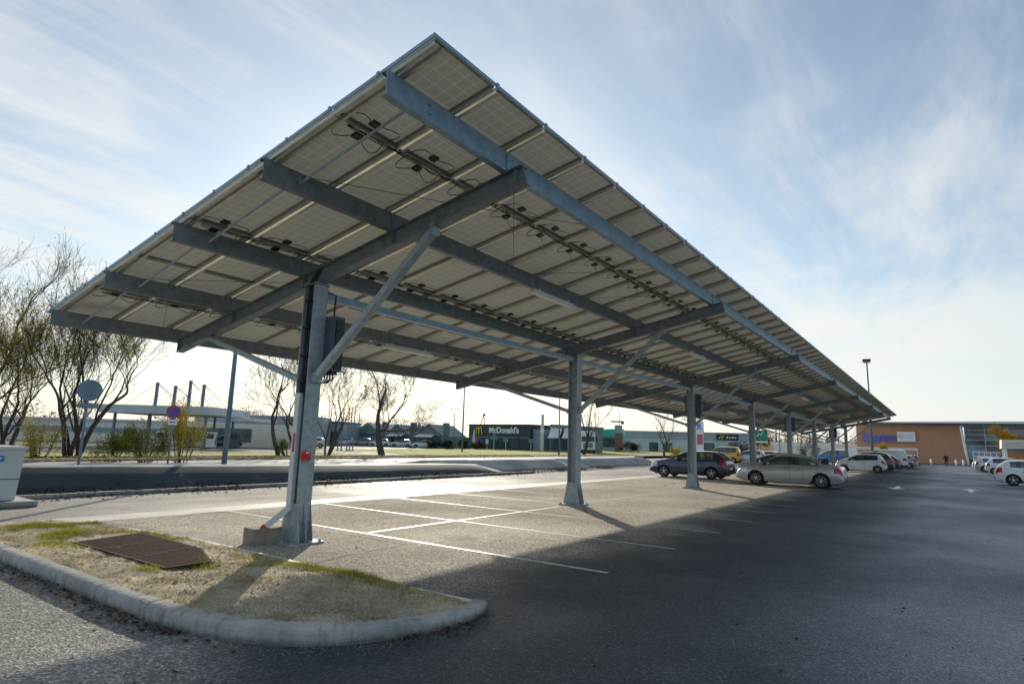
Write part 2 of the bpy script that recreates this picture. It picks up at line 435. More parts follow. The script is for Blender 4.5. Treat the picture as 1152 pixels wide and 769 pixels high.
    M['litter_red'] = leaf_mat('red_brown_litter', (.045, .018, .016), (.10, .038, .030), .05)
    M['grassb'] = leaf_mat('grass_blade', (.20, .22, .025), (.50, .46, .09), .45)
    M['straw'] = leaf_mat('dry_grass', (.40, .32, .16), (.68, .56, .32), .3)
    M['lawn'] = nmat('lawn', (.27, .30, .014), 1.0, 0, .45, .7, coord='Object', bump=.5, bscale=9)
    M['coat'] = nmat('dark_coat', (.018, .018, .022), .8, 0, .3, 8)
    M['jeans'] = nmat('dark_trousers', (.03, .035, .05), .8, 0, .3, 8)
    M['skin'] = nmat('skin', (.42, .25, .18), .6, 0, .1, 8)
    M['hair'] = nmat('dark_hair', (.03, .02, .015), .6, 0, .3, 20)
    M['lightcoat'] = nmat('pale_coat', (.45, .42, .38), .8, 0, .2, 8)
    # island soil: dry grey-tan dirt with straw
    m = bpy.data.materials.new('dry_soil'); m.use_nodes = True; nt = m.node_tree; b = nt.nodes['Principled BSDF']
    g = nt.nodes.new('ShaderNodeNewGeometry'); P = g.outputs['Position']
    c = node_mix(nt, node_range(nt, node_noise(nt, P, 1.5, 6, .65), .35, .66), (.36, .305, .22), (.65, .56, .41))
    c = node_mix(nt, node_range(nt, node_noise(nt, P, 28, 6, .75), .48, .72, 0, .75), c, (.085, .066, .045))
    c = node_mix(nt, node_range(nt, node_noise(nt, P, 90, 3, .6), .58, .72, 0, .8), c, (.52, .45, .34))
    nt.links.new(c, b.inputs['Base Color']); b.inputs['Roughness'].default_value = .95
    bp = nt.nodes.new('ShaderNodeBump'); bp.inputs['Strength'].default_value = .9; bp.inputs['Distance'].default_value = .025
    nt.links.new(node_noise(nt, P, 32, 8, .75), bp.inputs['Height']); nt.links.new(bp.outputs[0], b.inputs['Normal'])
    M['soil'] = m
    # brown horizontal cladding of the supermarket
    m = bpy.data.materials.new('brown_cladding'); m.use_nodes = True; nt = m.node_tree; b = nt.nodes['Principled BSDF']
    g = nt.nodes.new('ShaderNodeNewGeometry'); s = nt.nodes.new('ShaderNodeSeparateXYZ'); nt.links.new(g.outputs['Position'], s.inputs[0])
    f = node_math(nt, 'FRACT', node_math(nt, 'MULTIPLY', s.outputs[2], 3.2)); ln = node_range(nt, f, .10, .02)
    fy = node_math(nt, 'FRACT', node_math(nt, 'MULTIPLY', s.outputs[1], .55)); l2 = node_range(nt, fy, .05, .01)
    nz = node_noise(nt, g.outputs['Position'], .5, 5)
    c = node_mix(nt, nz, (.50, .255, .15), (.60, .32, .195))
    c = node_mix(nt, node_math(nt, 'MULTIPLY', node_math(nt, 'MAXIMUM', ln, l2), .5), c, (.32, .17, .10))
    nt.links.new(c, b.inputs['Base Color']); b.inputs['Roughness'].default_value = .7
    M['clad'] = m
setup_materials()

# ------------------------------------------------------------------ camera, light, sky
H = 1.683
YAW, PITCH, ROLL = R(35.386), R(9.331), R(1.677)
def make_camera():
    cam = bpy.data.cameras.new('camera'); o = bpy.data.objects.new('camera', cam); col.objects.link(o)
    fw = Vector((math.cos(YAW) * math.cos(PITCH), math.sin(YAW) * math.cos(PITCH), math.sin(PITCH)))
    r0 = Vector((math.sin(YAW), -math.cos(YAW), 0)); u0 = r0.cross(fw)
    rc = r0 * math.cos(ROLL) + u0 * math.sin(ROLL); uc = -r0 * math.sin(ROLL) + u0 * math.cos(ROLL)
    o.matrix_world = Matrix(((rc.x, uc.x, -fw.x, 0), (rc.y, uc.y, -fw.y, 0), (rc.z, uc.z, -fw.z, H), (0, 0, 0, 1)))
    cam.sensor_width = 36; cam.sensor_fit = 'HORIZONTAL'; cam.lens = 36 * 680.366 / 1152
    cam.clip_start = .05; cam.clip_end = 6000
    scene.camera = o
make_camera()
SUN_AZ, SUN_EL = R(44), R(17.4)      # azimuth measured from +X towards +Y
def make_light():
    sd = Vector((math.cos(SUN_AZ) * math.cos(SUN_EL), math.sin(SUN_AZ) * math.cos(SUN_EL), math.sin(SUN_EL)))
    l = bpy.data.lights.new('sun', 'SUN'); l.energy = 5.0; l.angle = R(.6); l.color = (1.0, .90, .74)
    o = bpy.data.objects.new('sun', l); col.objects.link(o)
    o.rotation_euler = (-sd).to_track_quat('-Z', 'Y').to_euler(); o.location = (40, 40, 30)
    w = bpy.data.worlds.new('World'); scene.world = w; w.use_nodes = True
    nt = w.node_tree; N = nt.nodes; L = nt.links; bg = N['Background']
    sky = N.new('ShaderNodeTexSky'); sky.sky_type = 'NISHITA'; sky.sun_disc = False
    sky.sun_elevation = SUN_EL; sky.sun_rotation = math.pi / 2 - SUN_AZ
    sky.air_density = 1.0; sky.dust_density = .7; sky.ozone_density = 1.6; sky.altitude = 100
    tc = N.new('ShaderNodeTexCoord'); D = tc.outputs['Generated']
    s = N.new('ShaderNodeSeparateXYZ'); L.new(D, s.inputs[0])
    zz = node_math(nt, 'ADD', node_math(nt, 'MAXIMUM', s.outputs[2], 0.0), .10)
    px = node_math(nt, 'DIVIDE', s.outputs[0], zz); py = node_math(nt, 'DIVIDE', s.outputs[1], zz)
    cb = N.new('ShaderNodeCombineXYZ'); L.new(px, cb.inputs[0]); L.new(py, cb.inputs[1]); P = cb.outputs[0]
    n1 = node_noise(nt, P, .42, 5, .55, (1.0, .55, 1), .35)
    n2 = node_noise(nt, P, 1.7, 8, .62, (.45, 1.6, 1), .8)
    n3 = node_noise(nt, P, 5.0, 6, .65, (.35, 1.3, 1), .6)
    cl = node_math(nt, 'ADD', node_math(nt, 'MULTIPLY', n1, .52), node_math(nt, 'ADD', node_math(nt, 'MULTIPLY', n2, .34), node_math(nt, 'MULTIPLY', n3, .14)))
    cov = node_range(nt, cl, .38, .62, .18, 1.0)
    # thin high cloud is thickest toward the left and overhead, thinnest to the right
    az = N.new('ShaderNodeVectorMath'); az.operation = 'DOT_PRODUCT'; L.new(D, az.inputs[0]); az.inputs[1].default_value = (.25, .97, 0)
    side = node_range(nt, az.outputs['Value'], -.30, .6, .42, 1.0)
    cov = node_math(nt, 'MULTIPLY', cov, side)
    dt = N.new('ShaderNodeVectorMath'); dt.operation = 'DOT_PRODUCT'; L.new(D, dt.inputs[0]); dt.inputs[1].default_value = sd
    near = node_range(nt, dt.outputs['Value'], .25, 1.0)
    cc = node_mix(nt, near, (5.9, 6.35, 6.6), (7.6, 7.5, 7.2))
    skyc = node_mix(nt, 1.0, sky.outputs[0], (.89, 1.04, 1.08), 'MULTIPLY')
    c = node_mix(nt, cov, skyc, cc)
    # low haze
    hz = node_range(nt, s.outputs[2], .30, -.02, 0, .80)
    hc = node_mix(nt, node_range(nt, dt.outputs['Value'], .35, .98), (5.6, 6.4, 6.7), (8.5, 7.75, 6.95))
    c = node_mix(nt, hz, c, hc)
    L.new(c, bg.inputs['Color']); bg.inputs['Strength'].default_value = .127
    scene.view_settings.view_transform = 'Standard'; scene.view_settings.look = 'None'
    scene.view_settings.exposure = 0; scene.view_settings.gamma = 1
    scene.cycles.use_denoising = True
    scene.cycles.max_bounces = 8; scene.cycles.transparent_max_bounces = 12
    scene.cycles.sample_clamp_indirect = 8
make_light()
# ------------------------------------------------------------------ ground
def sheet(name, pts, m, z=.004, kind='structure', cells=1):
    mb = MB(); mb.add([(x, y, z) for x, y in pts], [tuple(range(len(pts)))])
    o = mb.build(name, m); return setp(o, kind=kind)

def make_ground():
    sheet('ground', [(-2500, -2500), (4500, -2500), (4500, 4500), (-2500, 4500)], M['far'], 0)
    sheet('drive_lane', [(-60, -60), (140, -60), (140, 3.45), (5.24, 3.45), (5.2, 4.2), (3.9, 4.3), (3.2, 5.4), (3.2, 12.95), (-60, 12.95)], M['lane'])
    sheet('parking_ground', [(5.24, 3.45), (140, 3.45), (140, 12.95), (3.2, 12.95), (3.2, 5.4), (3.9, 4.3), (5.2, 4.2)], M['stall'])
    sheet('gutter_strip', [(-60, 12.95), (84, 12.95), (84, 13.75), (-60, 13.75)], M['gutter'])
    sheet('back_lane', [(-60, 13.75), (84, 13.75), (84, 12.95), (140, 12.95), (140, 60), (52, 24), (48, 19.0), (29, 18.9), (-60, 17.6)], M['back'])
    # painted lines
    mb = MB(); z = .008; w = .05
    for k in range(0, 28):
        x = 7.625 + 2.5 * k; w = .042
        mb.quad((x - w, 3.75, z), (x + w, 3.75, z), (x + w, 12.9, z), (x - w, 12.9, z))
    x = 7.625
    posts = [6.205, 15.144] + [25.007 + 9.863 * i for i in range(6)]
    for i in range(len(posts) - 1):
        a = max(posts[i] + .6, 7.67); b = posts[i + 1] - .7
        k = 0
        xs = [a] + [7.625 + 2.5 * j for j in range(28) if a < 7.625 + 2.5 * j < b] + [b]
        for u, v in zip(xs[:-1], xs[1:]):
            if v - u > .3: mb.quad((u + .055, 8.45, z), (v - .055, 8.45, z), (v - .055, 8.55, z), (u + .055, 8.55, z))
    for k in range(0, 22):
        x = 45.1 + 2.5 * k
        mb.quad((x - w, -7.2, z), (x + w, -7.2, z), (x + w, -2.6, z), (x - w, -2.6, z))
    setp(mb.build('stall_lines', M['paint']), kind='structure')
    # hairline cracks and sealed joints
    def crack(P, w):
        rnd = random.Random(len(P) + int(P[0][0] * 10)); mb = MB(); Q = []
        for (x0, y0), (x1, y1) in zip(P[:-1], P[1:]):
            n = max(2, int(math.hypot(x1 - x0, y1 - y0) / .07))
            for i in range(n): Q.append((x0 + (x1 - x0) * i / n + rnd.gauss(0, .012), y0 + (y1 - y0) * i / n + rnd.gauss(0, .012)))
        for i in range(len(Q) - 1):
            a, b = Vector(Q[i]), Vector(Q[i + 1]); d = (b - a).normalized(); n = Vector((-d.y, d.x)) * w * rnd.uniform(.4, 1.3)
            mb.quad((a.x - n.x, a.y - n.y, .0065), (a.x + n.x, a.y + n.y, .0065), (b.x + n.x, b.y + n.y, .0065), (b.x - n.x, b.y - n.y, .0065))
        setp(mb.build('asphalt_crack', M['crack']), kind='structure')
    crack([(5.4, 6.97), (5.9, 7.08), (6.7, 7.12), (7.31, 7.16)], .011); crack([(7.31, 7.16), (7.30, 8.2), (7.26, 8.8), (7.0, 9.4)], .008); crack([(9.1, 6.3), (9.6, 5.2), (9.9, 4.4), (11, 3.6)], .007); crack([(14, 11.9), (15.5, 11.2), (18, 11.5), (21, 10.8)], .009)
    crack([(5.2, -1.4), (6.3, -1.1), (8.2, -1.6), (11, -1.3)], .006)
    # lane arrows
    def arrow(x, y, d):
        P = [(-1.6, -.09), (.35, -.09), (.35, -.42), (1.6, 0), (.35, .42), (.35, .09), (-1.6, .09)]
        mb = MB(); mb.add([(x + d * a, y + d * b, .009) for a, b in P], [tuple(range(7))])
        setp(mb.build('lane_arrow_marking', M['arrow']), kind='structure')
    arrow(35.6, 2.0, -1); arrow(37.0, -.9, 1)
    mb = MB()
    mb.quad((44.2, -2.7, .009), (44.5, -2.7, .009), (44.5, -6.8, .009), (44.2, -6.8, .009)); setp(mb.build('bay_marking', M['arrow']), kind='structure')

FRONT = [(2.95, 12.6), (2.83, 11.8), (2.82, 10), (2.82, 8), (2.82, 6.7), (2.84, 6.0), (2.90, 5.4), (3.02, 4.88), (3.28, 4.38), (3.62, 4.07), (3.95, 3.91), (4.4, 3.79), (4.8, 3.77), (5.02, 3.82), (5.20, 3.90)]
BACK = [(5.27, 4.02), (5.26, 5), (5.26, 8), (5.25, 9.6), (5.17, 10.6), (5.03, 11.6), (4.86, 12.4), (4.6, 12.85), (4.2, 13.02), (3.7, 13.03), (3.25, 12.9), (2.95, 12.6)]
def resample(P, n):
    P = [Vector((a, b)) for a, b in P]; Ls = [0]
    for a, b in zip(P[:-1], P[1:]): Ls.append(Ls[-1] + (b - a).length)
    out = []
    for i in range(n):
        t = Ls[-1] * i / (n - 1); k = 0
        while k < len(P) - 2 and Ls[k + 1] < t: k += 1
        # Catmull-Rom
        p1, p2 = P[k], P[k + 1]; p0 = P[max(0, k - 1)]; p3 = P[min(len(P) - 1, k + 2)]
        u = (t - Ls[k]) / (Ls[k + 1] - Ls[k]); u = min(1, max(0, u))
        l = p2 - p1
        m1 = (p2 - p0).normalized() * l.length; m2 = (p3 - p1).normalized() * l.length
        h = p1 * (2 * u**3 - 3 * u**2 + 1) + m1 * (u**3 - 2 * u**2 + u) + p2 * (-2 * u**3 + 3 * u**2) + m2 * (u**3 - u**2)
        out.append(h)
    return out
def kerb_sweep(name, P, prof, m, inward, joints=None):
    mb = MB(); n = len(prof)
    run = 0.0; nextj = .6
    for i, p in enumerate(P):
        if i: run += (P[i] - P[i - 1]).length
        jn = 0
        if joints and run > nextj: jn = .015; nextj += joints
        d = (P[min(i + 1, len(P) - 1)] - P[max(0, i - 1)]).normalized()
        nr = Vector((-d.y, d.x)) * inward
        wob = .004 * math.sin(i * 1.7) + .003 * math.sin(i * .61)
        tp = 1 - .45 * max(0, (i / len(P) - .80) / .2) if joints else 1
        for a, z in prof:
            z = z * tp if z > 0 else z
            q = p + nr * (a + wob + jn * (1 if a < .09 else -1)); mb.v.append((q.x, q.y, z - jn + (wob * .6 if z > .02 else 0)))
    for i in range(len(P) - 1):
        for k in range(n - 1):
            mb.f.append((i * n + k, i * n + k + 1, (i + 1) * n + k + 1, (i + 1) * n + k)); mb.m.append(0)
    mb.f.append(tuple(range(n))); mb.m.append(0)
    mb.f.append(tuple((len(P) - 1) * n + k for k in range(n))); mb.m.append(0)
    return setp(mb.build(name, m, smooth=False), kind='structure')

def isl_x(y, which):
    P = FPTS if which else BPTS
    best = None
    for a, b in zip(P[:-1], P[1:]):
        if (a.y - y) * (b.y - y) <= 0 and abs(a.y - b.y) > 1e-9:
            t = (y - a.y) / (b.y - a.y); x = a.x + (b.x - a.x) * t
            best = x if best is None else (min(best, x) if which else max(best, x))
    return best
FPTS = resample(FRONT, 420); BPTS = resample(BACK, 200)
def soil_z(x, y):
    t = min(1, max(0, (x - 2.95) / 2.2))
    z = .125 * (1 - t) + .045 * t
    z += .10 * math.exp(-((x - 4.35)**2 / .30 + (y - 6.0)**2 / .9)) + .05 * math.exp(-((x - 4.9)**2 / .1 + (y - 5.6)**2 / .5))
    z -= .05 * math.exp(-((x - 3.9)**2 / .12 + (y - 7.0)**2 / .3))
    z += .035 * mnoise.noise(Vector((x * 2.2, y * 2.2, 0))) + .02 * mnoise.noise(Vector((x * 7, y * 7, 3))) + .010 * mnoise.noise(Vector((x * 19, y * 19, 5)))
    return z
def make_island():
    kerb_sweep('island_kerb', FPTS, [(-.004, -.02), (0, .10), (.010, .130), (.03, .148), (.06, .155), (.150, .153), (.16, .135), (.165, -.02)], M['concrete'], 1, 1.0)
    kerb_sweep('island_edging', BPTS, [(-.003, -.02), (0, .03), (.01, .040), (.095, .040), (.10, -.02)], M['gutter'], 1)
    mb = MB(); ny, nx = 190, 56; rows = []
    for j in range(ny + 1):
        y = 3.93 + (12.95 - 3.93) * j / ny
        xf, xb = isl_x(y, True), isl_x(y, False)
        if xf is None: xf = isl_x(max(3.99, min(12.55, y)), True)
        if y > 12.6: 
            cand = [p.x for p in BPTS if p.x < 4.2 and abs(p.y - y) < .06]; xf = min(cand) if cand else xf
        if xb is None: xb = isl_x(max(4.2, y), False)
        xf += .172; xb -= .094
        if xb < xf: xb = xf = (xf + xb) / 2
        rows.append([(xf + (xb - xf) * i / nx) for i in range(nx + 1)])
        for x in rows[-1]:
            mb.v.append((x, y, soil_z(x, y)))
    for j in range(ny):
        for i in range(nx):
            a = j * (nx + 1) + i; mb.f.append((a, a + 1, a + nx + 2, a + nx + 1)); mb.m.append(0)
    setp(mb.build('island_ground', M['soil'], smooth=True), kind='structure')
    # grass and straw on the island
    rnd = random.Random(3)
    def inside(x, y, pad=.03):
        a, b = isl_x(y, True), isl_x(y, False)
        return a is not None and b is not None and a + .18 + pad < x < b - .10 - pad
    def blades(name, n, dens, hmin, hmax, m, lean):
        mb = MB(); k = 0; tries = 0
        while k < n and tries < n * 30:
            tries += 1
            x, y = rnd.uniform(2.9, 5.2), rnd.uniform(3.9, 12.9)
            if not inside(x, y) or rnd.random() > dens(x, y): continue
            if 3.72 < x < 4.8 and 7.8 < y < 10.75 and not rnd.random() < .05: continue
            z = soil_z(x, y) - .004; h = rnd.uniform(hmin, hmax); a = rnd.uniform(0, 6.28); l = rnd.uniform(.2, 1) * lean * h; w = rnd.uniform(.002, .0045)
            dx, dy = math.cos(a), math.sin(a)
            mb.add([(x - dy * w, y + dx * w, z), (x + dy * w, y - dx * w, z), (x + dx * l, y + dy * l, z + h)], [(0, 1, 2)]); k += 1
        return setp(mb.build(name, m, fixn=False), kind='stuff')
    def patch(x, y):
        v = mnoise.noise(Vector((x * 1.6, y * 1.6, 9))) * .5 + .5
        left = max(0, min(1, (y - 9.4) / 1.5)) * max(0, min(1, (x - 3.1) / .6))
        right = .6 * math.exp(-((x - 4.95)**2 / .05 + (y - 6.1)**2 / 1.1)) * 1.2 + .8 * math.exp(-((x - 4.2)**2 / .02 + (y - 7.55)**2 / .05)) + .5 * math.exp(-((x - 3.6)**2 / .01 + (y - 7.6)**2 / .03))
        return max(0, min(1, (left * 1.1 * max(0, v - .46) * 2.6 + right * (v + .2)))) + .004
    blades('grass', 15000, patch, .02, .07, M['grassb'], .7)
    blades('dry_grass', 26000, lambda x, y: .12 + .8 * max(0, mnoise.noise(Vector((x * 2.4, y * 2.4, 2)))), .008, .035, M['straw'], 2.4)
    # small stones on island
    mb = MB()
    for k in range(1500):
        x, y = rnd.uniform(2.9, 5.2), rnd.uniform(3.9, 12.9)
        if inside(x, y):
            r = rnd.uniform(.004, .014)
            if rnd.random() < .03: r *= 2.2
            mb.ball((x, y, soil_z(x, y) + r * .2), r, r * rnd.uniform(.7, 1.2), r * .7, 5, 3)
    setp(mb.build('gravel', M['soil'], smooth=True), kind='stuff')

def scatter_leaves(name, spots, m, seed, smin=.02, smax=.05):
    rnd = random.Random(seed); mb = MB()
    for x, y, z in spots:
        s = rnd.uniform(smin, smax); a = rnd.uniform(0, 6.28)
        ux, uy = math.cos(a) * s, math.sin(a) * s; t = rnd.uniform(-.6, .6) * s; b = rnd.uniform(.0, .7) * s
        mb.add([(x - ux, y - uy, z + .004), (x + uy * .6, y - ux * .6, z + .004 + b), (x + ux, y + uy, z + .006 + abs(t)), (x - uy * .6, y + ux * .6, z + .004 + b * .5)], [(0, 1, 2), (0, 2, 3)])
    return setp(mb.build(name, m, fixn=False), kind='stuff')

def make_litter():
    rnd = random.Random(11); sp = []
    while len(sp) < 700:      # along the foot of the front kerb
        i = rnd.randrange(40, 410); p = FPTS[i].lerp(FPTS[i + 1], rnd.random()); d = (FPTS[i + 1] - FPTS[i - 1]).normalized()
        n = Vector((d.y, -d.x)); off = abs(rnd.gauss(0, .10)) + .01
        if rnd.random() > .35 + .65 * (mnoise.noise(Vector((i * .045, 0, 0))) * .5 + .5): continue
        sp.append((p.x + n.x * off, p.y + n.y * off, .004 + .02 * rnd.random() * math.exp(-off * 8)))
    for k in range(130):
        sp.append((rnd.uniform(1.5, 9), rnd.uniform(-3, 8), .005)) if True else None
    sp = [q for q in sp if not (2.9 < q[0] < 5.2 and q[1] > 3.9)]
    scatter_leaves('leaf_litter', sp, M['litter'], 5, .010, .032)
    # crumbs of aggregate at the kerb nose and in the lane
    mb = MB()
    for k in range(1500):
        i = rnd.randrange(100, 410); p = FPTS[i].lerp(FPTS[i + 1], rnd.random()); d = (FPTS[i + 1] - FPTS[i - 1]).normalized(); n = Vector((d.y, -d.x))
        off = abs(rnd.gauss(0, .14)) + .01; r = rnd.uniform(.002, .007)
        mb.ball((p.x + n.x * off, p.y + n.y * off, .004 + r * .3), r, r, r * .8, 5, 3)
    for k in range(700):
        x, y = rnd.uniform(1.5, 9), rnd.uniform(-4, 6)
        if 2.7 < x < 5.3 and y > 3.6: continue
        r = rnd.uniform(.003, .010); mb.ball((x, y, .004 + r * .3), r, r, r * .8, 5, 3)
    setp(mb.build('loose_gravel', M['block'], smooth=True), kind='stuff')

def make_grate():
    z = .108
    C = [(3.55, 9.75), (4.5, 10.02), (4.45, 8.24), (4.12, 7.36), (3.58, 7.36)]
    t = thing('steel_grate', 'rusty steel mesh grating lying on the dry soil of the kerbed island', 'grate', (4.0, 9.0, .0))
    zz = lambda x, y: soil_z(x, y) * .25 + .125
    C = [(3.72, 10.05), (4.70, 10.32), (4.64, 8.42), (4.28, 7.52), (3.74, 7.52)]
    off = (-4.0, -9.0, 0)
    fr = MB()
    for i in range(5):
        a, b = C[i], C[(i + 1) % 5]; fr.bar((*a, z), (*b, z), .028, .024)
    # two intermediate flats
    for tt in (.33, .68):
        y0 = 10.05 + (7.52 - 10.05) * tt; y1 = 10.32 + (8.42 - 10.32) * min(1, tt * 1.33)
        fr.bar((3.73, y0, z + .006), (4.69 - .04 * tt, y1, z + .006), .028, .022)
    for x, y in C: fr.box(x, y, (z - .02 + soil_z(x, y)) / 2, .05, .05, max(.02, z - .02 - soil_z(x, y)))
    fr.build('frame', M['rust'], t, loc=off)
    # mesh infill clipped to the outline
    def clip(axis, c):
        xs = []
        for i in range(5):
            a, b = C[i], C[(i + 1) % 5]
            if (a[axis] - c) * (b[axis] - c) < 0:
                u = (c - a[axis]) / (b[axis] - a[axis]); xs.append(a[1 - axis] + (b[1 - axis] - a[1 - axis]) * u)
        return sorted(xs)[:2] if len(xs) >= 2 else None
    ms = MB()
    y = 7.55
    while y < 10.3:
        r = clip(1, y)
        if r: ms.bar((r[0], y, z), (r[1], y, z), .010, .026)
        y += .034
    x = 3.76
    while x < 4.69:
        r = clip(0, x)
        if r: ms.bar((x, r[0], z + .004), (x, r[1], z + .004), .008, .016)
        x += .048
    ms.build('mesh_infill', M['rust'], t, loc=off)

# ------------------------------------------------------------------ the canopy
SL = (5.035 - 3.324) / (4.415 + 4.207); YP = 8.499; ANG = math.atan(SL)
def zr(y, h=0.0): return 3.324 + SL * (YP + 4.415 - y) + h
POSTS = [6.205, 15.144] + [25.007 + 9.863 * i for i in range(6)]
YL, YH, X0, X1 = 13.49, 3.93, 4.02, 77.93
def make_canopy():
    ox, oy = POSTS[0], YP
    t = thing('solar_canopy', 'long steel solar carport canopy of tilted panels on a row of posts', 'solar canopy', (ox, oy, 0))
    off = (-ox, -oy, 0)
    dirs = Vector((0, 1, -SL)).normalized()          # down the slope
    nrm = Vector((0, SL, 1)).normalized()
    # -- posts with foot plates
    hsec = lambda b, h, tf, tw: [(-b/2, -h/2), (b/2, -h/2), (b/2, -h/2+tf), (tw/2, -h/2+tf), (tw/2, h/2-tf), (b/2, h/2-tf), (b/2, h/2), (-b/2, h/2), (-b/2, h/2-tf), (-tw/2, h/2-tf), (-tw/2, -h/2+tf), (-b/2, -h/2+tf)]
    first = None
    for i, px in enumerate(POSTS):
        if first is None:
            mb = MB(); mb.sweep(hsec(.27, .28, .018, .012), (0, 0, .03), (0, 0, zr(YP) + .02), up=(0, 1, 0))
            # flared gussets: plates at the flange faces widening to the foot, plus side stiffeners
            for sx in (-1, 1):
                mb.prism([(-.14, .62), (.14, .62), (.26, .04), (-.26, .04)], (sx * .125 - .006, 0, 0), (0, 1, 0), (0, 0, 1), (.012, 0, 0))
            for sy in (-1, 1):
                mb.prism([(0, .62), (.12, .04), (0, .04)], (0, sy * .143, 0), (0, sy, 0), (0, 0, 1), (.012, 0, 0))
            post_me = mb.mesh('post', [M['galv']])
            pb = MB(); pb.box(0, 0, .022, .62, .62, .03)
            for sx in (-1, 1):
                for sy in (-1, 0, 1):
                    pb.lathe([(.0001, .075), (.014, .075), (.010, .042), (.026, .055), (.026, .037), (.0001, .037)], (sx * .26, sy * .26, 0), n=6)
            plate_me = pb.mesh('base_plate', [M['galv']])
            first = True
        p = link('post', post_me, t, (px - ox, 0, 0)); link('base_plate', plate_me, p)
    # -- rafters: I-beams across the slope, under the purlins
    isec = hsec(.16, .26, .012, .009)
    mb = MB(); a = Vector((0, 12.95, zr(12.95, .125))); b = Vector((0, 4.27, zr(4.27, .125)))
    mb.sweep(isec, a, b, up=(0, 0, 1))
    for yy in (12.9, 10.92, 8.79, 6.67, 4.4):
        mb.box(0, yy, zr(yy, .125), .14, .012, .235)
    # head plate & haunch over the post
    mb.box(0, YP, zr(YP) - .012, .30, .32, .02)
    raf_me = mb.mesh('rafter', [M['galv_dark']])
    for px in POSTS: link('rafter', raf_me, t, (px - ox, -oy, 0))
    # -- braces
    mb = MB(); A = Vector((0, YP - .19, 2.62)); B = Vector((0, 5.85, zr(5.85) - .03))
    mb.bar(A, B, .10, .12, up=(1, 0, 0)); d = (B - A).normalized()
    for P in (A, B):
        mb.box(P.x, P.y, P.z, .13, .10, .16)
        for s in (-1, 1): mb.tube([(s * .055, P.y + .0, P.z + .03), (s * .085, P.y, P.z + .03)], .016, 6)
    br_hi = mb.mesh('brace', [M['galv']])
    mb = MB(); A = Vector((0, YP + .19, 2.58)); B = Vector((0, 11.75, zr(11.75) - .03)); mb.bar(A, B, .09, .10, up=(1, 0, 0))
    mb.box(0, B.y, B.z, .11, .14, .08); mb.box(0, A.y, A.z, .11, .08, .14)
    br_lo = mb.mesh('brace', [M['galv']])
    for px in POSTS:
        link('brace', br_hi, t, (px - ox, -oy, 0)); link('brace', br_lo, t, (px - ox, -oy, 0))
    # -- purlins (C sections, web towards the high side)
    csec = [(0, 0), (.10, 0), (.10, .025), (.092, .025), (.092, .008), (.008, .008), (.008, .272), (.092, .272), (.092, .255), (.10, .255), (.10, .28), (0, .28)]
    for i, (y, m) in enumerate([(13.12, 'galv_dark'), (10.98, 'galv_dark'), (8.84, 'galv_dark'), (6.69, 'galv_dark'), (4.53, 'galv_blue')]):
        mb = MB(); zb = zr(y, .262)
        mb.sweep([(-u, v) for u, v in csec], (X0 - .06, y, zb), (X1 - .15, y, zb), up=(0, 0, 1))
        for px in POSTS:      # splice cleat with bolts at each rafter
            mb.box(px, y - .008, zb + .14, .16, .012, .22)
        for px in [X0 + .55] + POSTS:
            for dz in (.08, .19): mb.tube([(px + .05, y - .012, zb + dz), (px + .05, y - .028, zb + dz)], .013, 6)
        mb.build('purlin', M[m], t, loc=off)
    # -- tie beam from post to post
    mb = MB()
    for a, b in zip(POSTS[:-1], POSTS[1:]): mb.box2(a + .14, b - .14, YP - .06, YP + .06, 3.98, 4.10)
    mb.build('tie_beam', M['galv_blue'], t, loc=off)
    # -- panels
    NX, NY = 70, 6; pitch = (X1 - X0) / NX; sl = (YL - YH) / math.cos(ANG); ph = sl / NY
    W, LN = 1.0, ph - .022
    def panel_into(mb, fn, half_w=W / 2, half_l=LN / 2):
        x, y = half_w, half_l
        V = [fn(a, b, .014) for a, b in ((-x, -y), (x, -y), (x, y), (-x, y))]
        k = len(mb.f); mb.add(V, [(3, 2, 1, 0)])
        mb.uv[k] = [(0, 10), (6, 10), (6, 0), (0, 0)]
        for (a0, a1, b0, b1) in ((-x, -x + .028, -y, y), (x - .028, x, -y, y), (-x + .028, x - .028, -y, -y + .028), (-x + .028, x - .028, y - .028, y)):
            vs = [fn(a, b, c) for a in (a0, a1) for b in (b0, b1) for c in (-.016, .026)]
            mb.add(vs, [(0, 1, 3, 2), (4, 6, 7, 5), (0, 4, 5, 1), (2, 3, 7, 6), (0, 2, 6, 4), (1, 5, 7, 3)], 2)
    def jbox_into(mb, fn):
        vs = [fn(a, b, c) for a in (-.055, .055) for b in (-LN / 2 + .10, -LN / 2 + .20) for c in (-.022, .011)]
        mb.add(vs, [(0, 1, 3, 2), (4, 6, 7, 5), (0, 4, 5, 1), (2, 3, 7, 6), (0, 2, 6, 4), (1, 5, 7, 3)])
        for s in (-1, 1):
            pts = []
            for q in range(9):
                u = q / 8; pts.append(fn(s * (.05 + .30 * math.sin(u * 2.0)), -LN / 2 + .16 + .16 * math.sin(u * 3.1) - u * .14, -.012 - .05 * math.sin(u * 3.14)))
            mb.tube(pts, .006, 4, cap=False)
    mb = MB(); panel_into(mb, lambda a, b, c: (a, b, c)); pan_me = mb.mesh('solar_panel', [M['panel'], M['panel_top'], M['frame']], fixn=True)
    mb = MB(); jbox_into(mb, lambda a, b, c: (a, b, c)); jb_me = mb.mesh('junction_box', [M['black']])
    rest = MB(); restj = MB(); cnt = 0
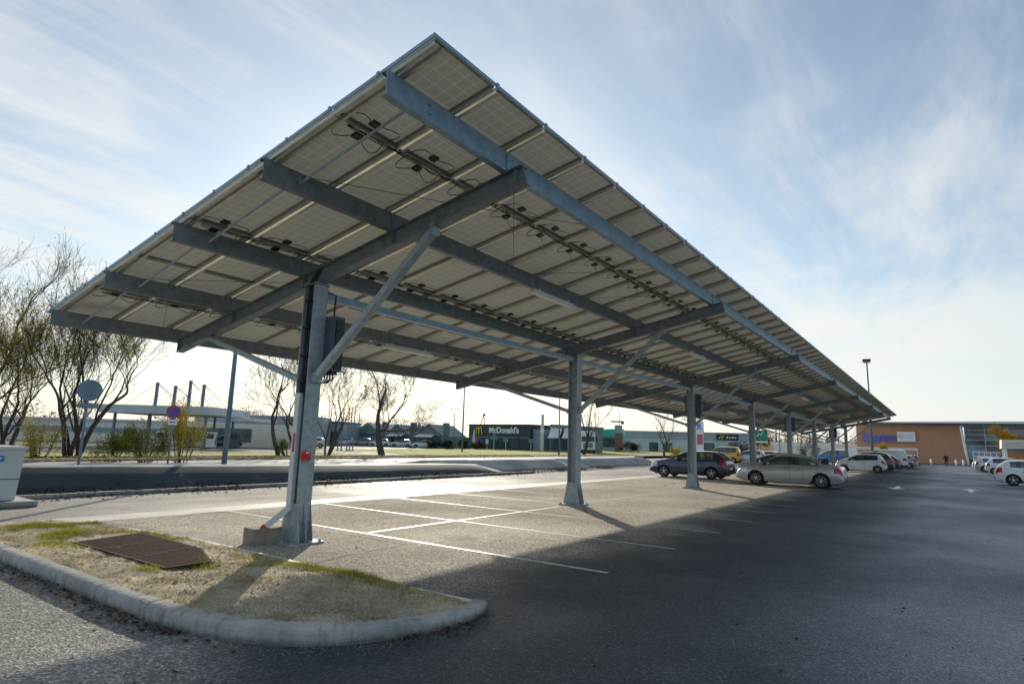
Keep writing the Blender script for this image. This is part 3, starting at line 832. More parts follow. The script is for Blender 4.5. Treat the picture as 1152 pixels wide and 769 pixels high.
    for i in range(NX):
        for j in range(NY):
            yc = YL - (j + .5) * (YL - YH) / NY; x = X0 + (i + .5) * pitch; z = zr(yc, .605)
            flip = (j % 2 == 1)
            if cnt < 100:
                p = link('solar_panel', pan_me, t, (x - ox, yc - oy, z))
                p.rotation_euler = (ANG, 0, math.pi) if flip else (-ANG, 0, 0)
                link('junction_box', jb_me, p); cnt += 1
            else:
                s = -1 if flip else 1
                def fn(a, b, c, x=x, yc=yc, z=z, s=s):
                    q = dirs * (b * s); return (x + a * s + nrm.x * c, yc + q.y + nrm.y * c, z + q.z + nrm.z * c)
                panel_into(rest, fn); jbox_into(restj, fn)
    setp(rest.build('solar_panels', [M['panel'], M['panel_top'], M['frame']], t, loc=off), kind='stuff')
    setp(restj.build('junction_boxes', M['black'], t, loc=off), kind='stuff')
    # -- rails under every seam: a pair of light aluminium profiles
    mb = MB()
    for s in (-1, 1):
        a = Vector((s * .040, YL - .02, zr(YL - .02, .567))); b = Vector((s * .040, YH + .02, zr(YH + .02, .567))); mb.bar(a, b, .034, .045, up=(0, 0, 1))
    rail_me = mb.mesh('rail', [M['alu']])
    for i in range(1, NX): link('rail', rail_me, t, (X0 + i * pitch - ox, -oy, 0))
    mb = MB()
    for s in (0, .11):
        a = Vector((s + .05, YL - .02, zr(YL - .02, .567))); b = Vector((s + .05, YH + .02, zr(YH + .02, .567))); mb.bar(a, b, .04, .05, up=(0, 0, 1))
    end_me = mb.mesh('rail', [M['alu']])
    link('rail', end_me, t, (X0 - ox, -oy, 0)); link('rail', end_me, t, (X1 - .2 - ox, -oy, 0))
    # -- edge flashing with clips
    mb = MB()
    mb.bar((X0 - .012, YL, zr(YL, .607)), (X0 - .012, YH, zr(YH, .607)), .010, .042)
    mb.bar((X1 + .012, YL, zr(YL, .607)), (X1 + .012, YH, zr(YH, .607)), .010, .042)
    mb.bar((X0 - .02, YH - .012, zr(YH - .012, .607)), (X1 + .02, YH - .012, zr(YH - .012, .607)), .010, .042)
    mb.bar((X0 - .02, YL + .012, zr(YL + .012, .607)), (X1 + .02, YL + .012, zr(YL + .012, .607)), .010, .042)
    for i in range(1, NX): mb.box(X0 + i * pitch, YH - .022, zr(YH, .61), .05, .012, .058)
    for j in range(1, NY * 2):
        y = YL - j * (YL - YH) / (NY * 2); mb.box(X0 - .022, y, zr(y, .61), .010, .04, .058)
    mb.build('edge_trim', M['galv_blue'], t, loc=off)
    # -- anti-sag rods between the purlins, near the open end
    for ya, yb in ((13.1, 10.95), (10.95, 8.8), (8.8, 6.65), (6.65, 4.55)):
        mb = MB(); a = Vector((4.46, ya, zr(ya, .36))); b = Vector((4.46, yb, zr(yb, .44))); mb.tube([a, b], .018, 8)
        mb.box(4.46, yb + .08, zr(yb + .08, .42), .07, .14, .012)
        mb.build('tie_rod', M['galv'], t, loc=off)
    mb = MB()                                                  # thin bracing wires
    for (xa, ya, xb, yb) in ((4.5, 6.7, 9.4, 4.6), (9.4, 6.7, 6.4, 4.6), (5.9, 13.1, 5.0, 11.0), (4.5, 10.9, 7.6, 8.9), (9.9, 6.7, 12.2, 4.6), (12.3, 6.7, 14.6, 4.6)):
        mb.tube([(xa, ya, zr(ya, .50)), ((xa + xb) / 2, (ya + yb) / 2, zr((ya + yb) / 2, .47)), (xb, yb, zr(yb, .50))], .005, 4)
    mb.build('bracing_wire', M['cable'], t, loc=off)
    # -- cable runs along the three seams with connectors
    rnd = random.Random(21)
    for y in (11.895, 8.71, 5.523):
        mb = MB()
        mb.bar((X0 + .2, y - .03, zr(y - .03, .562)), (X1 - .3, y - .03, zr(y - .03, .562)), .045, .012, m=1)
        for c in range(3):
            pts = []; x = X0 + .25
            while x < X0 + 40:
                pts.append((x, y + rnd.gauss(0, .014) + .02 * c - .03, zr(y, .550 - .005 * c - abs(rnd.gauss(0, .010))))); x += rnd.uniform(.14, .24)
            mb.tube(pts, .006, 4, cap=False)
        mb.tube([(X0 + 40, y, zr(y, .54)), (X1 - .3, y, zr(y, .54))], .02, 4)
        mb.build('cable_run', [M['cable'], M['alu']], t, loc=off)
    # -- lights slung under the second and fourth purlins, one per bay
    mb = MB(); mb.box(0, 0, 0, 1.75, .13, .06); mb.box(0, 0, .05, 1.6, .05, .05)
    for s in (-1, 1): mb.box(s * .6, 0, .09, .03, .05, .06)
    lm = mb.mesh('light_fitting', [M['lamp']], bevel=.01)
    for a, b in zip(POSTS[:-1], POSTS[1:]):
        for y in (6.64, 10.93): link('light_fitting', lm, t, ((a + b) / 2 + .2 - ox, y - oy, zr(y, .262) - .12))
    # -- electrics on the posts
    def cabinet(px, z0, z1, y0, y1):
        mb = MB(); mb.box2(px + .14, px + .36, y0, y1, z0, z1); mb.box2(px + .18, px + .34, y0 - .02, y0, z0 + .05, z1 - .05, 1)
        mb.box2(px + .20, px + .32, y0 + .06, y1 - .06, z0 - .05, z0, 1)
        for k in range(5): mb.tube([(px + .25, y0 + .08 + .07 * k, z0 - .03), (px + .25, y0 + .08 + .07 * k, z0 - .12), (px + .16, y0 + .10 + .05 * k, z0 - .2)], .012, 5, m=1)
        mb.build('inverter_box', [M['box_grey'], M['trim']], t, loc=off)
    cabinet(POSTS[0], 2.74, 3.66, 8.14, 8.50)
    for k in (2, 4, 6):
        cabinet(POSTS[k], 2.95, 3.85, 8.16, 8.38); cabinet(POSTS[k], 2.95, 3.85, 8.60, 8.80)
    px = POSTS[0]
    mb = MB(); mb.box2(px - .17, px - .10, YP - .02, YP + .09, .50, 2.36)
    tr = mb.build('cable_trunking', M['alu_white'], t, loc=off, bevel=.006)
    mb = MB(); mb.box2(px - .174, px - .171, YP + .0, YP + .05, 1.42, 1.72); mb.build('warning_sticker', M['red'], tr)
    mb = MB(); rnd = random.Random(4)
    for c in range(5):
        pts = [(px - .06 - .02 * (c % 2), YP + .10 - .018 * c, 2.30 + .24 * q + 0) for q in range(9)]
        pts = [(a + rnd.gauss(0, .006), b + rnd.gauss(0, .006), z) for a, b, z in pts] + [(px - .03, YP - .05 - .03 * c, zr(YP) + .30), (px + .2, YP + .2, zr(YP, .45))]
        mb.tube(pts, .010, 5)
    for z in (2.55, 2.98, 3.45, 3.9): mb.box2(px - .12, px + .0, YP - .02, YP + .13, z, z + .025)
    mb.tube([(px + .15, YP - .1, zr(YP) - .1), (px + .24, YP - .22, zr(YP) - .16), (px + .25, YP - .2, 3.65)], .016, 6)
    mb.build('cable_bundle', M['cable'], t, loc=off)
    mb = MB(); mb.box2(px - .14, px - .02, YP - .24, YP - .145, 1.29, 1.44); mb.box2(px - .17, px - .13, YP - .22, YP - .16, 1.33, 1.40)
    mb.tube([(px - .08, YP - .24, 1.36), (px - .08, YP - .26, 1.36)], .03, 10)
    rb = mb.build('emergency_switch', M['red'], t, loc=off, bevel=.008)
    mb = MB(); mb.box2(px - .12, px - .05, YP - .2435, YP - .241, 1.405, 1.425); mb.build('white_tag', M['white'], rb)
    mb = MB(); a = Vector((px - .14, YP + .03, .56)); b = Vector((px - .42, YP + .22, .26)); mb.bar(a, b, .075, .09); mb.bar(b + (b - a).normalized() * -.02, b + (b - a).normalized() * .04, .095, .10, m=1)
    mb.build('conduit', [M['alu_white'], M['red']], t, loc=off)

def make_block():
    t = MB(); t.box(0, 0, .125, .46, .34, .25)
    o = t.build('concrete_block', M['block'], bevel=.012)
    o.location = (5.80, 8.78, .004); o.rotation_euler = (0, 0, R(-6))
    setp(o, 'small concrete block at the foot of the first post, conduit end resting on it', 'concrete block')

def make_banks():
    def bank(name, xa, xb, y0, sgn_end):
        """sheet-covered embankment: toe at y0, crest, and a sloped right-hand end"""
        mb = MB(); n = 60; prof = [(0, .0), (.12, .12), (1.15, .70), (1.35, .76), (4.6, .56), (8.5, .0)]
        np_ = len(prof)
        for i in range(n + 1):
            x = xa + (xb - xa) * i / n
            sk = .035 * (x - 5)            # toe line drifts slowly away from the lane
            q = 1 - (.42 * max(0, min(1, (x - 3) / 24)) if xa < 0 else .18)
            for k, (dy, z) in enumerate(prof):
                z *= q if k > 1 else 1
                w = .05 * mnoise.noise(Vector((x * .5, dy * 2, 1))) if k not in (0, np_ - 1) else 0
                mb.v.append((x, y0 + sk + dy + w, z + w * .8))
        for i in range(n):
            for k in range(np_ - 1):
                a = i * np_ + k; mb.f.append((a, a + np_, a + np_ + 1, a + 1)); mb.m.append(0 if k < 2 else 1)
        # end face: runs out to the ground over 2.4 m
        b = n * np_; e = len(mb.v)
        for k, (dy, z) in enumerate(prof): mb.v.append((xb + 2.2, y0 + .035 * (xb - 5) + dy * .9, 0))
        for k in range(np_ - 1):
            mb.f.append((b + k, e + k, e + k + 1, b + k + 1)); mb.m.append(1)
        # and a left-hand end
        e = len(mb.v)
        for k, (dy, z) in enumerate(prof): mb.v.append((xa - .9, y0 + .035 * (xa - 5) + dy * .95, 0))
        for k in range(np_ - 1):
            mb.f.append((e + k, k, k + 1, e + k + 1)); mb.m.append(1)
        return mb
    setp(bank('embankment', -45, 25.6, 18.25, 1).build('embankment', [M['geo'], M['bank']], smooth=True), kind='structure')
    setp(bank('embankment', 26.2, 36.0, 19.35, 1).build('embankment', [M['bankshade'], M['bank']]), kind='structure')
    setp(bank('embankment', 38.6, 52, 19.2, 1).build('embankment', [M['bankshade'], M['bank']]), kind='structure')
    # low kerb at the toe and the leaf litter that gathers there
    mb = MB()
    for i in range(30):
        x = -45 + i * 2.45; xb = x + 2.44
        mb.box((x + xb) / 2, 17.72 + .035 * ((x + xb) / 2 - 5), .05, 2.44, .14, .12)
    setp(mb.build('lane_kerb', M['concrete'], bevel=.012), kind='structure')
    rnd = random.Random(8); sp = []
    for k in range(17000):
        x = rnd.uniform(-4, 40) if rnd.random() < .8 else rnd.uniform(-20, 52); c = .035 * (x - 5)
        d = mnoise.noise(Vector((x * .45, 0, 4)))
        if rnd.random() > .55 + d * 1.3: continue
        y = rnd.choice((17.95, 18.15, 18.35, 17.6)) + c + rnd.gauss(0, .09)
        sp.append((x, y, .01 + rnd.random() * .10 + max(0, y - 18.3 - c) * .5))
    for k in range(600):
        x = rnd.uniform(2, 30); sp.append((x, 17.6 + .035 * (x - 5) - abs(rnd.gauss(0, .5)), .006))
    scatter_leaves('leaf_litter', sp, M['litter_red'], 9, .025, .065)
    sp = []
    for k in range(5000):
        x = rnd.uniform(-2, 60); sp.append((x, 24.5 + .035 * (x - 5) + rnd.gauss(0, .35), .60 + rnd.random() * .06))
    scatter_leaves('dry_litter', sp, M['straw'], 19, .05, .12)
    # pale service road and verge kerb beyond the bank, then the lawn
    sheet('service_road', [(-60, 27.4), (110, 33), (140, 42), (110, 40), (-60, 34.5)], M['bank'], .004)
    mb = MB()
    mb.bar((-60, 35.2, .07), (60, 39.2, .07), .3, .16); setp(mb.build('verge_kerb', M['concrete']), kind='structure')
    mb = MB(); mb.bar((-60, 36.0, .10), (60, 40.0, .10), .9, .22); setp(mb.build('verge_soil', M['rust']), kind='structure')
    sheet('lawn', [(47, 46), (150, 47), (190, 60), (150, 84), (86, 76), (52, 66)], M['lawn'], .006)
    sheet('lawn', [(-40, 38), (30, 41.5), (40, 46), (38, 50), (-20, 50)], M['lawn'], .007)

make_ground(); make_island(); make_litter(); make_grate(); make_canopy(); make_block(); make_banks()
# ------------------------------------------------------------------ vehicles
def interp(P, x):
    """monotone cubic through control points"""
    n = len(P)
    if x <= P[0][0]: return P[0][1]
    if x >= P[-1][0]: return P[-1][1]
    k = 0
    while P[k + 1][0] < x: k += 1
    def slope(i):
        if i == 0 or i == n - 1: return 0 if n > 2 and False else (P[1][1] - P[0][1]) / (P[1][0] - P[0][0]) if i == 0 else (P[-1][1] - P[-2][1]) / (P[-1][0] - P[-2][0])
        a = (P[i][1] - P[i - 1][1]) / (P[i][0] - P[i - 1][0]); b = (P[i + 1][1] - P[i][1]) / (P[i + 1][0] - P[i][0])
        return 0 if a * b <= 0 else 2 * a * b / (a + b)
    (x0, y0), (x1, y1) = P[k], P[k + 1]; h = x1 - x0; u = (x - x0) / h; m0, m1 = slope(k) * h, slope(k + 1) * h
    return y0 * (2*u**3 - 3*u*u + 1) + m0 * (u**3 - 2*u*u + u) + y1 * (-2*u**3 + 3*u*u) + m1 * (u**3 - u*u)

# profiles: x forward from the rear bumper to the front one (metres), z heights
CARS = {
 'sedan': dict(L=4.6, W=1.78, R=.325, wr=.88, wf=3.66, sill=.20, spokes=8,
   top=[(0, .62), (.06, .86), (.16, 1.00), (.62, 1.06), (1.0, 1.20), (1.55, 1.40), (2.15, 1.465), (2.6, 1.45), (3.0, 1.31), (3.5, 1.03), (3.7, .97), (4.2, .86), (4.48, .72), (4.6, .52)],
   belt=[(0, .56), (.06, .78), (.2, .93), (1.0, .965), (2.2, .945), (3.4, .905), (3.8, .88), (4.3, .76), (4.5, .62), (4.6, .46)],
   win=[(.98, 2.14), (2.20, 3.36)], ws=(2.72, 3.50), rw=(.70, 1.50), seams=[1.62, 2.17, 3.40], doors=[(1.62, 2.17), (2.17, 3.40)]),
 'hatch': dict(L=4.3, W=1.80, R=.315, wr=.80, wf=3.42, sill=.20, spokes=5,
   top=[(0, .60), (.05, .90), (.12, 1.04), (.42, 1.30), (.62, 1.43), (1.3, 1.475), (1.95, 1.46), (2.5, 1.33), (3.05, 1.08), (3.3, .99), (3.85, .88), (4.18, .72), (4.3, .50)],
   belt=[(0, .55), (.05, .80), (.2, 1.02), (1.0, .99), (2.2, .93), (3.2, .89), (3.6, .85), (4.05, .72), (4.22, .60), (4.3, .45)],
   win=[(.72, 1.10), (1.16, 1.98), (2.04, 2.98)], ws=(2.14, 3.02), rw=(.10, .52), seams=[1.13, 2.0, 3.0], doors=[(1.13, 2.0), (2.0, 3.0)]),
 'small': dict(L=3.7, W=1.66, R=.29, wr=.62, wf=3.02, sill=.20, spokes=7,
   top=[(0, .58), (.05, .90), (.12, 1.06), (.32, 1.32), (.5, 1.47), (1.2, 1.53), (1.85, 1.50), (2.35, 1.36), (2.85, 1.08), (3.05, 1.02), (3.4, .90), (3.6, .74), (3.7, .50)],
   belt=[(0, .52), (.05, .80), (.18, 1.00), (1.0, .96), (2.0, .91), (2.9, .88), (3.3, .80), (3.55, .66), (3.7, .45)],
   win=[(.56, 1.46), (1.54, 2.72)], ws=(2.02, 2.84), rw=(.10, .42), seams=[1.50, 2.80], doors=[(1.50, 2.80)]),
 'suv': dict(L=4.5, W=1.86, R=.35, wr=.88, wf=3.55, sill=.27, spokes=5,
   top=[(0, .68), (.05, 1.0), (.14, 1.18), (.45, 1.55), (.65, 1.66), (1.4, 1.70), (2.2, 1.67), (2.6, 1.55), (3.1, 1.22), (3.3, 1.13), (3.95, 1.03), (4.35, .85), (4.5, .58)],
   belt=[(0, .62), (.05, .9), (.2, 1.14), (1.0, 1.10), (2.2, 1.06), (3.3, 1.03), (3.8, .97), (4.3, .78), (4.5, .52)],
   win=[(.62, 1.18), (1.24, 2.06), (2.12, 3.02)], ws=(2.28, 3.10), rw=(.12, .56), seams=[1.21, 2.09, 3.06], doors=[(1.21, 2.09), (2.09, 3.06)]),
 'mpv': dict(L=4.4, W=1.80, R=.31, wr=.72, wf=3.42, sill=.22, spokes=5,
   top=[(0, .66), (.04, 1.1), (.10, 1.3), (.22, 1.70), (.36, 1.80), (1.4, 1.83), (2.2, 1.80), (2.7, 1.62), (3.25, 1.22), (3.45, 1.12), (4.0, .98), (4.28, .80), (4.4, .55)],
   belt=[(0, .58), (.04, .95), (.14, 1.10), (1.0, 1.09), (2.2, 1.06), (3.4, 1.0), (3.8, .93), (4.25, .72), (4.4, .50)],
   win=[(.40, 1.30), (1.38, 2.16), (2.22, 3.16)], ws=(2.36, 3.28), rw=(.09, .24), seams=[1.34, 2.19, 3.22], doors=[(1.34, 2.19), (2.19, 3.22)]),
 'van': dict(L=4.9, W=1.92, R=.33, wr=.85, wf=3.95, sill=.24, spokes=0,
   top=[(0, .70), (.04, 1.3), (.10, 1.7), (.16, 1.90), (.3, 1.97), (1.6, 2.0), (2.7, 1.97), (3.15, 1.78), (3.75, 1.28), (3.95, 1.18), (4.5, 1.02), (4.78, .84), (4.9, .58)],
   belt=[(0, .60), (.04, 1.0), (.14, 1.16), (1.0, 1.16), (2.6, 1.13), (3.8, 1.06), (4.3, .95), (4.75, .74), (4.9, .52)],
   win=[(2.55, 3.64)], ws=(2.80, 3.78), rw=None, seams=[1.25, 2.48, 3.70], doors=[(2.48, 3.70)]),
}
CAR_ME = {}
def car_meshes(kind, detail=1):
    key = (kind, detail)
    if key in CAR_ME: return CAR_ME[key]
    c = CARS[kind]; L, W, Rw = c['L'], c['W'], c['R']; ra = Rw + .05; zc = Rw
    st = set()
    for i in range(int(26 * detail) + 1): st.add(round(L * i / int(26 * detail), 3))
    for e in (.02, .05, .1, .16, .24): st.add(e); st.add(round(L - e, 3))
    for xw in (c['wr'], c['wf']):
        for k in range(13): st.add(round(xw + ra * math.cos(math.pi * k / 12), 3))
    keys = [v for w in c['win'] for v in w] + list(c['ws']) + (list(c['rw']) if c['rw'] else [])
    for s in c['seams']: keys += [s - .006, s + .006]
    for k in keys:
        st = {v for v in st if abs(v - k) > .02 or v in keys}; st.add(round(k, 4))
    X = sorted(st)
    hw0 = W / 2
    def hw(x):
        f = min(1, max(0, (L - x) / .75)); r = min(1, max(0, x / .55))
        return hw0 * (1 - .20 * (1 - f)**2.2 - .11 * (1 - r)**2.4)
    SR = [0, .16, .34, .5, .64, .78, .9, 1.0]; GR = [.10, .90, 1.0]; TR = [.86, .6, .3, 0]
    ring = []
    for x in X:
        zb = c['sill'] + .10 * max(0, (x - (L - .45)) / .45) + .12 * max(0, (.4 - x) / .4)
        for xw in (c['wr'], c['wf']):
            if abs(x - xw) < ra: zb = max(zb, zc + math.sqrt(max(0, ra * ra - (x - xw)**2)))
        bl = interp(c['belt'], x); tp = max(interp(c['top'], x), bl + .012); h = hw(x)
        zb = min(zb, bl - .06)
        sec = []
        for s in SR:
            z = zb + (bl - zb) * s; u = (z - .2) / max(.2, bl - .2)
            sec.append((h * (.955 + .045 * math.sin(math.pi * min(1, max(0, u * .9 + .05)))) - .012 * (s > .93), z))
        yb = sec[-1][0]; gh = tp - bl; cr = min(.05, gh * .3); ye = yb - .02 - (gh - cr) * .40
        for g in GR: sec.append((yb + (ye - yb) * g, bl + (gh - cr) * g))
        for q in TR: sec.append((ye * q, tp - cr * q * q))
        ring.append(sec)
    n = len(ring[0]); nS = len(SR); nG = len(GR)
    parts = {k: [] for k in ('body', 'windscreen', 'rear_window', 'side_window', 'headlight', 'tail_light', 'trim')}
    for i in range(len(X) - 1):
        xm = (X[i] + X[i + 1]) / 2
        seam = any(abs(xm - s) < .005 for s in c['seams'])
        for k in range(n - 1):
            zt = (ring[i][k][1] + ring[i][k + 1][1]) / 2
            tgt = 'body'
            if k < nS - 1:
                if seam and k > 0 and X[i] > c['wr'] + .2: tgt = 'trim'
                if xm > L - .50 and k in (4, 5, 6) and xm < L - .03: tgt = 'headlight'
                if xm < .34 and k in (4, 5, 6) and xm > .015: tgt = 'tail_light'
                if k == 0 and not any(abs(xm - w) < ra for w in (c['wr'], c['wf'])): tgt = 'trim' if kind in ('suv', 'van') else 'body'
            elif k == nS:                                # the glazed strip of the greenhouse
                if any(a < xm < b for a, b in c['win']): tgt = 'side_window'
                elif c['win'][0][0] < xm < c['win'][-1][1]: tgt = 'trim'
                if c['rw'] and c['rw'][0] < xm < c['rw'][0] + .0: tgt = 'rear_window'
            elif k >= nS + nG:
                if c['ws'][0] < xm < c['ws'][1]: tgt = 'windscreen'
                if c['rw'] and c['rw'][0] < xm < c['rw'][1]: tgt = 'rear_window'
            parts[tgt].append((i, k))
    def grid(fs, side=None):
        mb = MB(); idx = {}
        def vid(i, k, s):
            if k == n - 1: s = 1
            key = (i, k, s)
            if key not in idx:
                idx[key] = len(mb.v); y, z = ring[i][k]; mb.v.append((X[i] - L / 2, y * s, z))
            return idx[key]
        for s in ((1, -1) if side is None else (side,)):
            for i, k in fs:
                q = [vid(i, k, s), vid(i + 1, k, s), vid(i + 1, k + 1, s), vid(i, k + 1, s)]
                mb.f.append(tuple(q if s < 0 else reversed(q))); mb.m.append(0)
        return mb, vid
    out = {}
    mb, vid = grid(parts['body'])
    for i in (0, len(X) - 1):          # close the bumpers
        lo = [vid(i, k, 1) for k in range(n)] + [vid(i, k, -1) for k in reversed(range(n - 1))]
        mb.f.append(tuple(lo)); mb.m.append(0)
    out['body'] = mb
    out['trim'] = grid(parts['trim'])[0]
    out['windscreen'] = grid(parts['windscreen'])[0]
    if parts['rear_window']: out['rear_window'] = grid(parts['rear_window'])[0]
    for nm in ('side_window', 'headlight', 'tail_light'):
        for s in (1, -1): out[(nm, s)] = grid(parts[nm], s)[0]
    # underside, sills and interior
    ub = MB(); iw = hw0 - .24
    ub.box2(-L / 2 + .25, L / 2 - .3, -iw, iw, .17, .55)
    a, b = c['wr'] + ra + .02, c['wf'] - ra - .02
    ub.box2(a - L / 2, b - L / 2, -hw0 + .09, hw0 - .09, .19, .40)
    ub.box2(-L / 2 + .10, c['wr'] - ra - L / 2, -hw0 + .22, hw0 - .22, .26, .5); ub.box2(c['wf'] + ra - L / 2, L / 2 - .14, -hw0 + .24, hw0 - .24, .24, .5)
    out['underbody'] = ub
    seats = []
    if kind != 'van':
        for xs in (c['seams'][-2] - .05 if len(c['seams']) > 1 else 1.4, max(.75, c['seams'][0] - .75)):
            for s in (-1, 1):
                it = MB(); seats.append(it)
                it.box(xs - L / 2, s * .36, .92, .16, .46, .56, rot=Matrix.Rotation(-.25, 3, 'Y')); it.box(xs - .1 - L / 2, s * .36, 1.24, .08, .24, .16); it.box(xs + .25 - L / 2, s * .36, .62, .5, .48, .14)
    it = MB(); out['dashboard'] = it
    it.box2(c['ws'][1] - .55 - L / 2, c['ws'][1] - .1 - L / 2, -.62, .62, .62, .90)
    it = MB(); out['steering_wheel'] = it
    it.tube([(c['ws'][1] - .66 - L / 2 + .0, .36 + .17 * math.cos(q * math.pi / 6), .93 + .17 * math.sin(q * math.pi / 6)) for q in range(13)], .014, 5)
    for k, it in enumerate(seats): out[('seat', k)] = it
    dt = MB()
    bz = interp(c['belt'], L / 2)
    for s in (-1, 1):
        ex = c['ws'][1] - .42; z = interp(c['belt'], ex)
        dt.ball((ex - L / 2, s * (hw0 + .075), z + .09), .06, .10, .075, 8, 6); dt.box(ex - L / 2, s * (hw0 - .01), z + .05, .04, .12, .03)
    out['mirror'] = dt
    hd = MB()
    for a, b in c['doors']:
        for s in (-1, 1): hd.box(a + .16 - L / 2, s * (hw(a) * .995), bz - .12, .17, .03, .028)
    out['door_handle'] = hd
    pl = MB(); pl.box(-L / 2 - .004, 0, .78 if kind in ('hatch', 'sedan') and False else .58, .02, .50, .11); pl.box(L / 2 + .004, 0, .42, .02, .50, .11)
    out['number_plate'] = pl
    gr = MB(); gr.box(L / 2 - .005, 0, .33, .03, W * .52, .10); gr.box(L / 2 - .012, 0, .50, .03, W * .34, .05); gr.box(-L / 2 + .01, 0, .36, .03, W * .62, .10)
    out['grille'] = gr
    # wheel
    ty = MB(); R_ = Rw; w = .10
    ty.lathe([(R_ * .66, -w), (R_ * .93, -w), (R_ * .985, -w * .8), (R_, -w * .45), (R_, w * .45), (R_ * .985, w * .8), (R_ * .93, w), (R_ * .66, w)], axis='y', n=32)
    out['wheel'] = ty
    rm = MB(); rr = R_ * .68
    for s in (1,):
        rm.lathe([(rr * .97, -w), (rr, w * .92), (rr * .93, w * .98), (rr * .88, w * .80), (rr * .86, w * .3)], axis='y', n=32)
        rm.lathe([(rr * .90, w * .15), (.001, w * .15)], axis='y', n=24, m=1)
        ns = c['spokes']
        if ns:
            for k in range(ns):
                a = 2 * math.pi * k / ns + .3; ca, sa = math.cos(a), math.sin(a)
                wid = .36 / ns * rr * 2.4
                p = [(ca * .05 - sa * q * wid * .7, w * .86, sa * .05 + ca * q * wid * .7) for q in (-.5, .5)] + [(ca * rr * .92 - sa * q * wid, w * .80, sa * rr * .92 + ca * q * wid) for q in (.5, -.5)]
                rm.add(p + [(x, w * .4, z) for x, _, z in p], [(0, 1, 2, 3), (0, 4, 5, 1), (1, 5, 6, 2), (2, 6, 7, 3), (3, 7, 4, 0)])
            rm.lathe([(.001, w * .9), (.06, w * .9), (.07, w * .6)], axis='y', n=12)
        else:
            rm.lathe([(rr * .9, w * .7), (rr * .5, w * .85), (rr * .3, w * .6), (.001, w * .6)], axis='y', n=20)
    out['rim'] = rm
    me = {}
    mats = dict(trim='trim', windscreen='glass', rear_window='glass', side_window='glass', headlight='lens', tail_light='lens_red', underbody='trim', seat='seat', dashboard='seat', steering_wheel='trim', door_handle='trim', number_plate='white', grille='trim', wheel='tyre')
    for k, mb in out.items():
        nm = k[0] if isinstance(k, tuple) else k
        if nm in ('body', 'mirror'): me[k] = mb.mesh(nm, [M['white']], smooth=True, fixn=True)
        elif nm == 'rim': me[k] = mb.mesh(nm, [M['rim'], M['rim_dark']], smooth=False)
        else: me[k] = mb.mesh(nm, [M[mats[nm]]], smooth=nm in ('windscreen', 'rear_window', 'side_window', 'wheel', 'headlight', 'tail_light'), fixn=True)
    for k in ('body',):
        for p in me[k].polygons:
            if len(p.vertices) > 4: p.use_smooth = False
    CAR_ME[key] = me
    return me
BODY = {}
def car(kind, paint, label, loc, rz, cat='car', name='parked_car', group='cars parked in the supermarket car park', detail=1):
    me = car_meshes(kind, detail); c = CARS[kind]; L = c['L']; W = c['W']
    t = thing(name, label, cat, (*loc, .006), rz, group)
    for k, m in me.items():
        nm = k[0] if isinstance(k, tuple) else k
        if nm in ('wheel', 'rim'): continue
        if nm in ('body', 'mirror'):
            kk = (kind, nm, paint.name, detail)
            if kk not in BODY:
                m2 = m.copy(); m2.materials[0] = paint; BODY[kk] = m2
            m = BODY[kk]
        link(nm, m, t)
    for xw in (c['wr'], c['wf']):
        for s in (1, -1):
            w = link('wheel', me['wheel'], t, (xw - L / 2, s * (W / 2 - .115), c['R']))
            r = link('rim', me['rim'], w)
            if s < 0: r.rotation_euler = (0, 0, math.pi)
    return t

